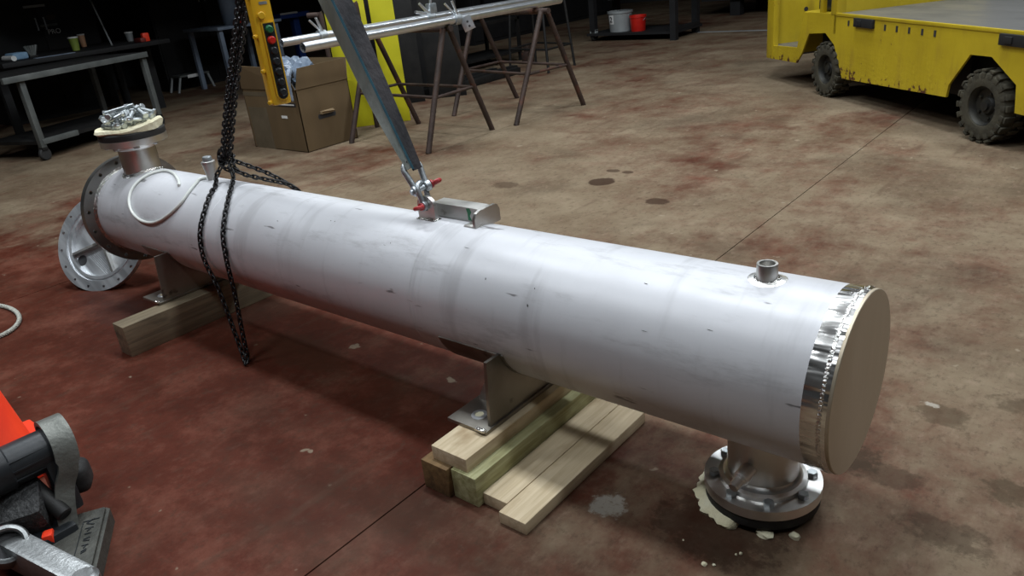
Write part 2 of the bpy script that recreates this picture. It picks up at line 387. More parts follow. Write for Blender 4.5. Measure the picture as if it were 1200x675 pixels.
# ================================================================== SETTING
fl = root('floor', (0, 0, 0)); fl['kind'] = 'structure'
obj('joint_bed', B().mm(-13, 7, -6, 16, -.12, -.012), 'joint', fl)
xs = [-13, -9.63, -6.75, -3.872, -.995, 1.88, 4.76, 7]
for i in range(len(xs) - 1):
    obj('slab', B().mm(xs[i] + (.0025 if i else 0), xs[i + 1] - .0025, -6, 16, -.012, 0), 'floor', fl)
def wall(name, a): o = obj(name, B().mm(*a), 'wall'); o['kind'] = 'structure'
wall('wall_left', (-13.2, -13, -6, 16, -.05, CEIL)); wall('wall_right', (7, 7.2, -6, 16, -.05, CEIL))
wall('wall_back', (-13.2, 7.2, 16, 16.2, -.05, CEIL)); wall('wall_front', (-13.2, 7.2, -6.2, -6, -.05, CEIL))
o = obj('ceiling', B().mm(-13.2, 7.2, -6.2, 16.2, CEIL, CEIL + .15), 'ceil'); o['kind'] = 'structure'
o = obj('ceiling', B().mm(-13, -7.3, .9, 16, 2.25, 2.40), 'ceil'); o['kind'] = 'structure'  # unseen low deck, added to keep lamp light off the far left corner
o = obj('trim_1', B().mm(-5.6, 2.0, 9.50, 9.58, -.004, .004), M['palegrey'], origin=(-2, 9.5, 0)); o['kind'] = 'structure'
for i, (x, y, e) in enumerate(LAMPS):
    r = root('ceiling_lamp', (x, y, CEIL - .45), 'long white-reflector bay lamp under the ceiling', 'lamp', 'bay lamps under the ceiling')
    obj('housing', B().prism([(-.72, .16), (-.72, .02), (-.66, .10), (.66, .10), (.72, .02), (.72, .16)], .6, Matrix.Translation((x, y + .3, CEIL - .45)) @ Matrix.Rotation(PI / 2, 4, 'X')), 'lamp', r)
    for sx in (-.5, .5): obj('hanger', B().cyl((x + sx, y, CEIL - .30), (x + sx, y, CEIL + .01), .008, seg=8), 'blacksteel', r)

# ================================================================== PRESSURE VESSEL
RS, ZC, XL = .2032, .4026, -3.322
VX = Matrix.Translation((0, 0, ZC)) @ Matrix.Rotation(PI / 2, 4, 'Y')     # lathe z -> world x
ves = root('pressure_vessel', (-1.66, 0, 0), 'long grey stainless steel cylindrical vessel resting on two saddles', 'vessel')
obj('shell', B().lathe([(RS, XL + .02), (RS, -2.32), (RS, -1.21), (RS, -.052)], VX, 128), 'shell', ves)
for x in (-2.32, -1.19): obj('weld_seam', B().lathe([(RS - .002, x - .005), (RS + .0008, x - .002), (RS + .0008, x + .002), (RS - .002, x + .005)], VX, 96), 'shell', ves)
obj('end_band', B().lathe([(RS - .004, -.056), (RS + .0012, -.054), (RS + .0014, -.006), (RS - .002, -.0005)], VX, 128), 'band', ves)
wb = B()
for k in range(150):
    a = 2 * PI * k / 150; wb.lathe([(0, .0026), (.0048, .0012), (.006, -.0015)], Matrix.Translation((-.017, (RS + .001) * math.cos(a), ZC + (RS + .001) * math.sin(a))) @ frame((0, 0, 0), (0, math.cos(a), math.sin(a))), 6)
obj('weld_bead', wb, 'weld', ves)
obj('end_plate', B().lathe([(0, .003), (RS - .0008, .003), (RS + .0004, .0018), (RS + .0004, -.008), (0, -.008)], VX, 128), 'endplate', ves)
# body flange at the far end
bf = obj('body_flange', B().drilled(RS - .012, .2554, .2345, 16, .0085, .036, Matrix.Translation((XL, 0, ZC)) @ Matrix.Rotation(PI / 2, 4, 'Y') , rot=PI / 16), 'flangedark', ves)
obj('flange_weld', B().lathe([(RS - .002, XL + .054), (RS + .004, XL + .044), (RS + .011, XL + .035)], VX, 96), 'weld', bf)
# saddles
def saddle(xw):
    poly = [(-.265, .143), (.265, .143), (.25, .336), (.193, .336)]
    a0, a1 = math.asin((.336 - ZC) / .2055), None
    for k in range(25):
        a = -.33 - k / 24 * (PI - .66); poly.append((.2055 * math.cos(a), ZC + .2055 * math.sin(a)))
    poly += [(-.193, .336), (-.25, .336)]
    MM = Matrix(((0, 0, 1, xw - .010), (1, 0, 0, 0), (0, 1, 0, 0), (0, 0, 0, 1)))
    web = obj('saddle_web', B().prism(poly, .010, MM), 'saddle', ves, ang=30)
    pad = B(); n = 40; vv = []
    for k in range(n + 1):
        a = -PI + .35 + (PI - .70) * k / n
        for (x, r) in ((xw - .235, RS - .001), (xw - .235, RS + .0035), (xw + .008, RS + .0035), (xw + .008, RS - .001)): vv.append((x, r * math.cos(a), ZC + r * math.sin(a)))
    fs = []
    for k in range(n):
        for j in range(4): fs.append([4 * k + j, 4 * k + (j + 1) % 4, 4 * k + 4 + (j + 1) % 4, 4 * k + 4 + j])
    fs += [[0, 1, 2, 3], [4 * n + 3, 4 * n + 2, 4 * n + 1, 4 * n]]
    pad.faces(vv, fs); obj('wear_plate', pad, 'saddle', web)
    base = B().mm(xw - .14, xw + .006, -.292, .292, .1325, .144, .002); bp = obj('base_plate', base, 'saddle', web)
    for sy in (-1, 1):
        Mz = Matrix.Translation((xw - .068, sy * .235, .144))
        obj('slot_ring', B().lathe([(.013, .0004), (.013, .003), (.022, .003), (.024, .0004)], Mz, 20), 'machined', web)
        obj('bolt_slot', B().lathe([(0, .0012), (.013, .0012), (.013, -.002)], Mz, 16), 'foam', web)
        # stiffener behind web
        obj('stiffener', B().prism([(xw - .012, .143), (xw - .13, .143), (xw - .10, .20), (xw - .012, .325)], .008, Matrix(((1, 0, 0, 0), (0, 0, 1, sy * .17), (0, 1, 0, 0), (0, 0, 0, 1)))), 'dull', web)
    obj('tack_tab', B().mm(xw - .030, xw + .004, -.300, -.286, .143, .150, .002), 'weld', web)
saddle(-.862); saddle(-2.69)

def stud(M4, parent, h=.013, r=.0095, hex_r=.0132):
    h1 = obj('bolt_head', B().lathe([(hex_r, 0), (hex_r, h * .8), (hex_r * .86, h), (0, h)], M4, 6), 'zinc', parent, ang=25)
    return h1
def nozzle(name, cx, z_shell, z_face, rp, rf, th, nb, rot, heads):
    s = 1 if z_face > z_shell else -1
    p = obj(name, B().lathe([(rp, min(z_shell, z_face)), (rp, max(z_shell, z_face))], Matrix.Translation((cx, 0, 0)), 48), 'satin', ves)
    zb = z_face - th if s > 0 else z_face
    Mf = Matrix.Translation((cx, 0, zb))
    obj('flange', B().drilled(rp - .002, rf, (rf + rp) / 2 + .004, nb, .0095, th, Mf, rot), 'polished', p)
    zi = zb if s > 0 else zb + th
    obj('flange_hub', B().lathe([(rp + .022, zi), (rp + .020, zi - s * .010), (rp + .010, zi - s * .014), (rp + .006, zi - s * .022), (rp, zi - s * .026)], Matrix.Translation((cx, 0, 0)), 48), 'polished', p)
    rb = (rf + rp) / 2 + .004
    for k in range(nb):
        if k in heads:
            a = rot + 2 * PI * k / nb; x, y = cx + rb * math.cos(a), rb * math.sin(a)
            if s < 0: stud(Matrix.Translation((x, y, zi)), p)
            else: stud(Matrix.Translation((x, y, zi)) @ Matrix.Rotation(PI, 4, 'X'), p)
    return p
# weld collar following the shell
def collar(cx, r0, r1, h, parent, mt='weld', seg=48):
    vv = []; fs = []
    for k in range(seg):
        a = 2 * PI * k / seg
        for (r, dz) in ((r0 - .001, h), (r0 + .35 * (r1 - r0), h * .45), (r1, -.0015)):
            x, y = cx + r * math.cos(a), r * math.sin(a); vv.append((x, y, ZC + math.sqrt(max(RS * RS - y * y, 0)) + dz))
    for k in range(seg):
        j = (k + 1) % seg
        for q in range(2): fs.append([3 * k + q, 3 * k + q + 1, 3 * j + q + 1, 3 * j + q])
    b = B(); b.faces(vv, fs); return obj('weld_collar', b, mt, parent)
ntop = nozzle('top_nozzle', -3.135, ZC + .17, .757, .080, .141, .027, 8, PI / 8, range(8))
collar(-3.135, .080, .094, .010, ntop)
nbot = nozzle('bottom_nozzle', -.206, ZC - .17, .050, .0845, .1400, .0258, 8, PI / 8 + .12, range(8))
# drain coupling with plug on the lower nozzle
dc = obj('drain_coupling', B().cyl((-.206, -.075, .146), (-.212, -.118, .138), .0185, seg=24, bev=.002), 'polished', nbot)
obj('plug', B().cyl((-.211, -.112, .139), (-.216, -.150, .132), .0135, .0125, 20, .002), 'polished', dc)
obj('plug_collar', B().cyl((-.212, -.118, .138), (-.213, -.125, .1368), .0160, seg=24, bev=.002), 'polished', dc)
# coupling on top near the closed end
cp = obj('threaded_coupling', B().lathe([(.0155, .585), (.0155, .640), (.0172, .643), (.0222, .643), (.0230, .641), (.0230, .598)], Matrix.Translation((-.209, -.004, 0)), 40), 'satin', ves)
obj('coupling_bore', B().lathe([(.0156, .628), (0, .628)], Matrix.Translation((-.209, -.004, 0)), 24), 'ink', cp)  # dark disc, shade of the open bore painted in its colour
collar(-.209, .0228, .031, .006, cp); collar(-.209, .031, .050, .0022, cp, 'polished')
# plugged coupling by the chain
pc = obj('plugged_coupling', B().lathe([(.016, .595), (.018, .612), (.0255, .668), (.0275, .674), (.0275, .682), (.024, .684), (0, .684)], Matrix.Translation((-2.555, .015, 0)), 28), 'dull', ves)
obj('plug', B().lathe([(.019, .683), (.019, .697), (.0165, .702), (0, .704)], Matrix.Translation((-2.555, .015, 0)), 20), 'galv', pc)
# lifting lug + bracket
lug = B().drilled(.0001, .034, .0001, 3, .0, .012) if False else B()
lp = [(-.036, 0), (.036, 0), (.036, .050)] + [(.036 * math.cos(a), .050 + .030 * math.sin(a)) for a in [PI * k / 12 for k in range(1, 12)]] + [(-.036, .050)]
hole = [(.015 * math.cos(-PI / 2 + 2 * PI * k / 16), .048 + .015 * math.sin(-PI / 2 + 2 * PI * k / 16)) for k in range(17)]
lp2 = [(0, 0)] + lp[1:] + [(-.036, 0), (0, 0)] + [(x, y) for x, y in hole[::-1]]
ML = Matrix(((1, 0, 0, -1.272), (0, 0, 1, -.006), (0, 1, 0, .600), (0, 0, 0, 1)))
lg = obj('lifting_lug', B().prism(lp2, .012, ML), 'satin', ves, ang=30)
obj('lug_weld', B().mm(-1.312, -1.232, -.016, .016, .600, .6095, .004), 'weld', lg)
br = obj('bracket_bar', B().prism([(-1.300, .0), (-1.078, .0), (-1.078, .045), (-1.110, .047), (-1.285, .047), (-1.300, .040)], .052, Matrix(((1, 0, 0, 0), (0, 0, 1, .036), (0, 1, 0, .599), (0, 0, 0, 1)))), 'dull', ves)
ep = [(-.020, -.006), (.092, -.006), (.092, .030), (.084, .046), (.074, .050), (.006, .050), (-.010, .044), (-.020, .028)]
obj('bracket_end_plate', B().prism(ep, .010, Matrix(((0, 0, 1, -1.078), (1, 0, 0, .008), (0, 1, 0, .603), (0, 0, 0, 1)))), 'satin', br)
obj('bracket_foot', B().mm(-1.115, -1.066, -.012, .020, .603, .610, .001), 'satin', br)
obj('paint_mark', B().prism([(-1.140, .004), (-1.126, .004), (-1.132, .018), (-1.124, .030), (-1.130, .042), (-1.144, .040), (-1.140, .024)], .0008, Matrix(((1, 0, 0, 0), (0, 0, 1, .0354), (0, 1, 0, .603), (0, 0, 0, 1)))), 'greenmark', br)
# dark ink ticks and dents marks on the shell side
def on_shell(x, a, dr=0): return Vector((x, (RS + dr) * math.cos(a), ZC + (RS + dr) * math.sin(a)))
for (x, deg, sx, sa) in ((-.757, 152, .006, .035), (-.75, 139, .004, .02), (-.915, 140, .004, .03), (-1.03, 118, .022, .008), (-1.32, 128, .004, .018), (-1.34, 131, .012, .006), (-1.62, 118, .005, .02), (-1.64, 118, .005, .02), (-.42, 150, .018, .007), (-.46, 118, .012, .01), (-1.9, 130, .01, .012), (-.27, 140, .016, .006)):
    a = math.radians(deg); vv = []
    for (i, k) in ((-1, -1), (-.2, -1), (1, .2), (.6, 1), (-.5, .8)): vv.append(on_shell(x + i * sx * .5, a + k * sa * .5, .0006))
    b = B(); b.faces(vv, [[0, 1, 2, 3, 4]]); obj('ink_mark', b, 'stain', ves)

# ---- covers, foam and loose bolts on the top nozzle
NX = -3.135
obj('rubber_blank', B().lathe([(0, .757), (.138, .757), (.141, .762), (.141, .782), (.137, .787), (0, .787)], Matrix.Translation((NX, 0, 0)), 48), 'rubber', origin=(NX, 0, .757),
    label='black rubber blank covering the upright top nozzle flange', cat='gasket')
fb = B(); seg = 48; vv = []
rad = [1 + .05 * math.sin(3 * a + 1) + .03 * math.sin(7 * a) + random.uniform(-.012, .012) for a in [2 * PI * k / seg for k in range(seg)]]
for (rr, z) in ((.136, .786), (.146, .795), (.140, .806), (.10, .803)):
    for k in range(seg):
        a = 2 * PI * k / seg; lift = .028 * max(0, math.cos(a - .55)) ** 3 if z > .79 else 0
        vv.append((NX + rr * rad[k] * math.cos(a), rr * rad[k] * math.sin(a), z + lift * (1 if rr > .12 else .5)))
vv += [(NX, 0, .803), (NX, 0, .786)]; fs = []
for q in range(3):
    for k in range(seg): j = (k + 1) % seg; fs.append([q * seg + k, q * seg + j, (q + 1) * seg + j, (q + 1) * seg + k])
for k in range(seg): j = (k + 1) % seg; fs.append([3 * seg + k, 3 * seg + j, 4 * seg]); fs.append([j, k, 4 * seg + 1])
fb.faces(vv, fs); obj('foam_pad', fb, 'foam', origin=(NX, 0, .786), label='cream foam pad under the loose bolts on top nozzle', cat='foam')
def make_bolt(L):
    r = root('bolt', (0, 0, 0), 'grey hex bolt with nut in the loose pile on cream foam', 'bolt', 'loose bolts piled on the top nozzle', local=True)
    obj('head', B().lathe([(0, -.011), (.0125, -.011), (.0145, -.009), (.0145, 0), (0, 0)], None, 6), 'zinc', r, ang=25)
    obj('shank', B().cyl((0, 0, -.001), (0, 0, L), .0085, seg=10, bev=.0015), 'zinc', r)
    obj('nut', B().lathe([(.0085, L * .72), (.0145, L * .72), (.0145, L * .72 + .013), (.0085, L * .72 + .013)], None, 6, True), 'zinc', r, ang=25)
    return r
b1 = make_bolt(.085); b2 = make_bolt(.135)
def foam_z(x, y):
    r = math.hypot(x - NX, y); a = math.atan2(y, x - NX); lift = .028 * max(0, math.cos(a - .55)) ** 3
    return .803 + .5 * lift * r / .10 if r < .10 else .803 + .5 * lift + (.003 + .5 * lift) * min((r - .10) / .04, 1)
def bolt_spheres(L): return [(-.0055, .0135), (.010, .0085)] + [(.010 + (L * .72 - .016) * k / 4, .0085) for k in range(1, 5)] + [(L * .72 + .0065, .0135), (L - .004, .0085)]
laid = []
def settle(x, y, az, ti, sph, mid):
    d = Vector((math.cos(az) * math.cos(ti), math.sin(az) * math.cos(ti), math.sin(ti))); need = -9; pts = []
    for t, r in sph:
        px_, py_, dz = x + d.x * (t - mid), y + d.y * (t - mid), d.z * (t - mid); pts.append((px_, py_, dz, r))
        if math.hypot(px_ - NX, py_) > .118: return None
        need = max(need, foam_z(px_, py_) + r - .0012 - dz)
        for (qx, qy, qz, qr) in laid:
            h2 = (px_ - qx) ** 2 + (py_ - qy) ** 2; R2 = (r + qr - .0006) ** 2
            if h2 < R2: need = max(need, qz + math.sqrt(R2 - h2) - dz)
    return need, d, [(a, b, need + c, r) for a, b, c, r in pts]
rnd = random.Random(3)
def lay(o, L, tries):
    sph = bolt_spheres(L); mid = L * .42; best = None
    for (x, y, az) in tries:
        for ti in (-.34, -.17, 0, .17, .34):
            q = settle(x, y, az, ti, sph, mid)
            if q and (best is None or q[0] < best[0]): best = (q[0], x, y, q[1], q[2])
    z, x, y, d, sp = best; laid.extend(sp)
    o.matrix_world = frame(Vector((x, y, z)) - d * mid, d, (rnd.random(), rnd.random(), 1))
for k in range(26):
    tries = []
    for _ in range(46):
        a, q = rnd.uniform(0, 2 * PI), .088 * math.sqrt(rnd.random()); tries.append((NX - .012 + q * math.cos(a), q * math.sin(a), rnd.uniform(0, 2 * PI)))
    lay(b1 if k == 0 else link_copy(b1), .085, tries)
b2['label'] = 'longest grey bolt lying across the top of the bolt pile'; del b2['group']
lay(b2, .135, [(NX - .035 + .01 * u, -.02 + .01 * v, .66) for u in range(5) for v in range(5)])

# ---- lower gasket, foam
obj('rubber_gasket', B().lathe([(0, .012), (.118, .012), (.135, .020), (.137, .026), (.137, .046), (.134, .050), (0, .050)], Matrix.Translation((-.206, 0, 0)), 48), 'rubber', origin=(-.206, 0, .012), label='black rubber blank under the polished bottom nozzle flange', cat='gasket')
def blob(name, c, sx, sy, sz, mt, seed, label, cat, group=None, rz=0):
    b = B(); bmesh.ops.create_icosphere(b.b, subdivisions=2, radius=1); rr = random.Random(seed)
    for v in b.b.verts:
        k = 1 + rr.uniform(-.22, .22); v.co = Vector((v.co.x * sx * k, v.co.y * sy * k, max(v.co.z, -.6) * sz * k))
    b.xf(Matrix.Translation(Vector(c) + Vector((0, 0, sz * .55))) @ Matrix.Rotation(rz, 4, 'Z'))
    return obj(name, b, mt, origin=c, ang=60, label=label, cat=cat, group=group)
# torn foam ring under the gasket, thick on the left
fb = B(); vv = []; fs = []; n = 40; rr = random.Random(5)
for k in range(n + 1):
    a = PI * .70 + (PI * .78) * k / n; wv = .010 + .018 * math.sin(PI * k / n) ** .6 + .004 * math.sin(k * .9) + .003 * math.sin(k * 2.3 + 1) + rr.uniform(-.0015, .0015)
    for (r, z) in ((.10, 0), (.130 + wv, .0), (.135 + wv, .010), (.124 + wv * .7, .026), (.10, .016)): vv.append((-.206 + r * math.cos(a), r * math.sin(a), z))
for k in range(n):
    for j in range(5): fs.append([5 * k + j, 5 * k + (j + 1) % 5, 5 * k + 5 + (j + 1) % 5, 5 * k + 5 + j])
fs += [[0, 1, 2, 3, 4], [5 * n + 4, 5 * n + 3, 5 * n + 2, 5 * n + 1, 5 * n]]
fb.faces(vv, fs); obj('foam_ring', fb, 'foam', origin=(-.206, 0, 0), ang=60, label='torn cream foam squeezed out beneath the bottom nozzle', cat='foam')
for i, (x, y, s) in enumerate(((-.150, -.116, .016), (-.088, -.088, .010))):
    blob('foam_scrap', (x, y, 0), s * 1.3, s, .009, 'foam', 20 + i, 'cream foam scrap stuck under the black gasket edge', 'foam', 'foam scraps under the gasket')
for i, (x, y, s) in enumerate(((-.224, -.28, .006), (-.205, -.270, .004), (-.170, -.205, .0045), (-.178, -.213, .003), (-.30, -.235, .0025))):
    blob('foam_crumb', (x, y, 0), s, s, s * .8, 'foam', 40 + i, 'tiny cream foam crumb lying on the red floor', 'foam', 'foam crumbs on the floor')

# ================================================================== CHANNEL HEAD leaning by the far end
n_ = Vector((.38798238, -.75853548, .52353949)); a_ = Vector((0, 0, 1)).cross(n_).normalized(); b_ = n_.cross(a_)
CH = Matrix((a_, b_, n_)).transposed().to_4x4(); CH.translation = Vector((-3.616, -.108, .217))
ch = root('channel_head', (-3.616, -.108, 0), 'shiny round channel head with drilled rim and divider ribs tilted on floor', 'vessel head')
obj('drilled_rim', B().drilled(.203, .2554, .2345, 16, .0075, .024, CH @ Matrix.Translation((0, 0, -.024)), rot=math.radians(10.8)), 'machined', ch)
obj('gasket_step', B().lathe([(.203, -.001), (.203, -.010), (.192, -.010), (.192, -.0035), (.178, -.0035), (.178, -.030)], CH, 72), 'machined', ch)
obj('bowl', B().lathe([(.179, -.028), (.178, -.030), (0, -.030), (0, -.075), (.195, -.075), (.206, -.065), (.206, -.022)], CH, 72), 'machined', ch)
for ang, l0, l1 in ((21, -.178, .178), (-62, 0, .178)):
    obj('divider_rib', B().mm(l0, l1, -.006, .006, -.031, -.004, 0, CH @ Matrix.Rotation(math.radians(ang), 4, 'Z')), 'dull', ch)
obj('port', B().lathe([(0, -.0285), (.026, -.0285), (.028, -.030)], CH @ Matrix.Translation((-.125, -.092, 0)), 24), 'ink', ch)
for k in range(7):   # machining ridges
    obj('machined_ridge', B().mm(-.11 + .0, .09, -.132 + k * .009, -.130 + k * .009, -.031, -.0292, 0, CH @ Matrix.Rotation(math.radians(-40), 4, 'Z') @ Matrix.Translation((.05, .02, 0))), 'machined', ch)

# ================================================================== TIMBER
def timber(name, x0, x1, y0, y1, z0, z1, mt, label):
    obj(name, B().mm(x0, x1, y0, y1, z0, z1, .003), mt, origin=((x0 + x1) / 2, (y0 + y1) / 2, z0), label=label, cat='timber')
timber('timber_block', -2.705, -2.612, -.485, .42, 0, .1325, 'woodold', 'weathered square timber carrying the saddle beside the black chain')
timber('timber_block', -.987, -.890, -.424, .16, 0, .0905, 'wooddark', 'dark oil stained square timber at the side of the stack')
timber('timber_block', -.885, -.798, -.412, .17, 0, .0905, 'woodgreen', 'greenish pressure treated square timber under the pale board')
timber('wooden_board', -.960, -.832, -.402, .19, .090, .1327, 'woodpale', 'short pale board lying on top directly under the saddle plate')
timber('wooden_board', -.797, -.7145, -.392, .143, 0, .037, 'woodpale', 'pale flat board lying between green timber and outer board')
timber('wooden_board', -.7135, -.627, -.426, .150, 0, .036, 'woodpale', 'outermost pale flat board on the bare floor beside the stack')

# ================================================================== WHITE TUBE on the shell
tp = [(-2.585, .010, 88), (-2.60, 0, 95), (-2.575, 0, 103), (-2.55, 0, 118), (-2.55, 0, 135), (-2.62, 0, 152), (-2.73, 0, 163), (-2.85, 0, 163), (-2.94, 0, 152), (-2.985, 0, 133), (-2.985, 0, 111), (-2.965, 0, 96), (-2.93, 0, 88), (-2.86, 0, 90), (-2.78, 0, 97), (-2.70, 0, 106), (-2.665, 0, 112)]
def smooth(pts, n=6):
    out = []
    for i in range(len(pts) - 1):
        p0, p1, p2, p3 = pts[max(i - 1, 0)], pts[i], pts[i + 1], pts[min(i + 2, len(pts) - 1)]
        for k in range(n):
            t = k / n; out.append(.5 * ((2 * p1) + (p2 - p0) * t + (2 * p0 - 5 * p1 + 4 * p2 - p3) * t * t + (3 * p1 - p0 - 3 * p2 + p3) * t ** 3))
    out.append(pts[-1]); return out
cyl_pts = smooth([Vector((x, math.radians(d), 0)) for x, _, d in tp], 6)
path = [on_shell(p.x, p.y, .0060) for i, p in enumerate(cyl_pts)]
obj('plastic_tube', B().tube(path, .0062, 10), 'tube', origin=(-2.8, -.1, .5), label='loop of white plastic tubing lying on the vessel shell', cat='tube')

# ================================================================== CHAINS
lm = B(); P_, r_, w_ = .0098, .0037, .0076
lk_path = [Vector((w_ * math.sin(t), 0, (P_ - .004 if abs(math.cos(t)) < 2 else 0) * (1 if math.cos(t) > 0 else -1) * (1 if abs(math.cos(t)) > .01 else 0) + w_ * math.cos(t))) for t in [2 * PI * (k + .5) / 12 for k in range(12)]]
lm.tube(lk_path, r_, 6, True); bmesh.ops.recalc_face_normals(lm.b, faces=lm.b.faces)
link_me = bpy.data.meshes.new('link'); lm.b.to_mesh(link_me); link_me.materials.append(M['chain']); link_me.shade_smooth()
PITCH = .0196
def chain_strand(parent, pts, phase=0):
    P = [Vector(p) for p in pts]; L = [0]
    for a, b in zip(P, P[1:]): L.append(L[-1] + (b - a).length)
    n = max(2, int(L[-1] / PITCH)); 
    def at(d):
        d = min(max(d, 0), L[-1] - 1e-6); i = max(k for k in range(len(L) - 1) if L[k] <= d); return P[i].lerp(P[i + 1], (d - L[i]) / (L[i + 1] - L[i]))
    st = L[-1] / n
    for i in range(n):
        c = at((i + .5) * st); t = (at((i + .9) * st) - at((i + .1) * st)).normalized()
        o = bpy.data.objects.new('link', link_me); COL.objects.link(o); o.parent = parent
        q = frame(c - OFF[parent.name], t, (.77, .63, .1)) @ Matrix.Rotation((PI / 2 if (i + phase) % 2 else 0) + .35, 4, 'Z')
        o.matrix_basis = q
hk = Vector((-1.803, .02, 1.710)); old_top = Vector((-1.80, .02, 1.72))
cs = root('chain_sling', (-2.44, .03, .64), 'black steel chain sling gathered above the vessel and choked around it', 'chain')
K = Vector((-2.43, .03, .70))
hook_end = Vector((-1.862, .02, 1.600)); er, en_ = Vector((.77, .64, 0)) * .0115, Vector((-.64, .77, 0)) * .0125
for dx, dy, ph in ((1, 1, 0), (-1, 1, 1), (1, -1, 1), (-1, -1, 0)):
    o_ = er * dx + en_ * dy; chain_strand(cs, smooth([K + o_, Vector((-2.36, .03, .82)) + o_, Vector((-2.245, .03, 1.0)) + o_, Vector((-2.06, .03, 1.27)) + o_, hook_end + o_]), ph)
# back strands: over the far side of the shell and choke under it
chain_strand(cs, smooth([K, Vector((-2.37, .075, .665)), Vector((-2.28, .13, .612)), Vector((-2.22, .188, .53)), Vector((-2.19, .216, .41))]), 0)
chain_strand(cs, smooth([K + Vector((.02, -.01, -.03)), Vector((-2.36, .055, .632)), Vector((-2.29, .10, .606)), Vector((-2.22, .170, .56)), Vector((-2.185, .212, .45)), Vector((-2.188, .216, .40))]), 1)
# gathered knot
chain_strand(cs, [K + Vector((.030 * math.cos(t) * (1 - .03 * t), .026 * math.sin(t), .030 * math.sin(t * .7) - .02)) for t in [k * .25 for k in range(44)]], 0)
chain_strand(cs, [K + Vector((-.03 + .034 * math.cos(t + 1), .022 * math.sin(t), .018 * math.cos(t * 1.3) - .01)) for t in [k * .25 for k in range(30)]], 1)
obj('master_ring', B().tube([K + Vector((-.022 + .024 * math.cos(a), -.006 + .006 * math.sin(a), .004 + .030 * math.sin(a))) for a in [2 * PI * k / 20 for k in range(20)]], .007, 8, True), 'chain', cs)
obj('end_ring', B().tube([Vector((-1.8385 - .011 * (1 - math.sin(a)), .02 + .030 * math.cos(a), 1.6535 + .0575 * math.sin(a))) for a in [2 * PI * k / 24 for k in range(24)]], .0075, 8, True), 'chain', cs)
hc = root('hand_chain', (-2.14, -.27, 0), 'black hoist chain loop draped over the vessel and hanging to the floor', 'chain')
def shp(x, deg, dr=.0105): return on_shell(x, math.radians(deg), dr)
A1 = [Vector((-2.47, .02, .665)), shp(-2.47, 92, .03), shp(-2.42, 104), shp(-2.385, 118), shp(-2.352, 136), shp(-2.343, 155), shp(-2.342, 172), Vector((-2.33, -.218, .36)), Vector((-2.27, -.225, .26)), Vector((-2.19, -.248, .10)), Vector((-2.135, -.268, .024)), Vector((-2.115, -.278, .0105))]
A2 = [Vector((-2.40, .02, .675)), shp(-2.36, 90, .03), shp(-2.29, 108), shp(-2.235, 124), shp(-2.20, 140), shp(-2.18, 158), shp(-2.168, 175), Vector((-2.165, -.218, .36)), Vector((-2.15, -.228, .26)), Vector((-2.13, -.250, .11)), Vector((-2.116, -.262, .032)), Vector((-2.100, -.284, .0105))]
chain_strand(hc, smooth(A1), 0); chain_strand(hc, smooth(A2), 1)

# ================================================================== SHACKLES, SLING, HOIST, PENDANT
def shackle(name, C0, zdir, pdir, L, wd, r, label, pin_flip=1):
    # C0 pin centre, zdir towards the bow, pdir pin axis
    F = frame(C0, zdir, pdir); t = root(name, C0, label, 'shackle')
    hw = wd / 2; pts = []
    for k in range(13):
        a = -PI / 2 - .35 + (PI + .70) * k / 12 + PI / 2
        pts.append(Vector((hw * 1.25 * math.cos(a - 0), 0, L - hw * 1.25 + hw * 1.25 * math.sin(a))))
    bow = [Vector((hw, 0, 0)), Vector((hw, 0, L * .25))] + pts + [Vector((-hw, 0, L * .25)), Vector((-hw, 0, 0))]
    bow = smooth(bow, 3); body = obj('bow', B().tube([F @ p for p in bow], r, 12), 'galv', t)
    for s in (-1, 1): obj('ear', B().cyl(F @ Vector((s * (hw - r * .9), 0, 0)), F @ Vector((s * (hw + r * .9), 0, 0)), r * 1.75, seg=20, bev=.002), 'galv', t)
    pin = obj('pin', B().cyl(F @ Vector((-hw - r * 1.6, 0, 0)), F @ Vector((hw + r * 1.6, 0, 0)), r * .95, seg=16), 'galv', t)
    hx = pin_flip * (hw + r * 1.2)
    obj('pin_collar', B().cyl(F @ Vector((hx, 0, 0)), F @ Vector((hx + pin_flip * r * .8, 0, 0)), r * 1.35, seg=18, bev=.0015), 'redpaint', pin)
    ring = [F @ Vector((hx + pin_flip * (r * 1.9 + r * 1.35 * math.cos(q)), r * 1.35 * math.sin(q), 0)) for q in [2 * PI * k / 14 for k in range(14)]]
    obj('pin_eye', B().tube(ring, r * .72, 8, True), 'redpaint', pin)
    return t
sd = Vector((-.445, 0, .895)).normalized()
L0 = Vector((-1.272, 0, .650))
shackle('bow_shackle', L0, Vector((-.30, .05, 1)), Vector((.25, -1, -.05)), .070, .034, .0085, 'lower galvanised shackle with red pin through the lifting lug', 1)
U0 = Vector((-1.305, .0, .722)); U0 = L0 + Vector((-.30, .05, 1)).normalized() * .0530
shackle('bow_shackle', U0, sd, Vector((.35, 1, .22)), .088, .042, .0095, 'upper galvanised shackle with red pin holding the lifting sling', 1)
ST = U0 + sd * .078
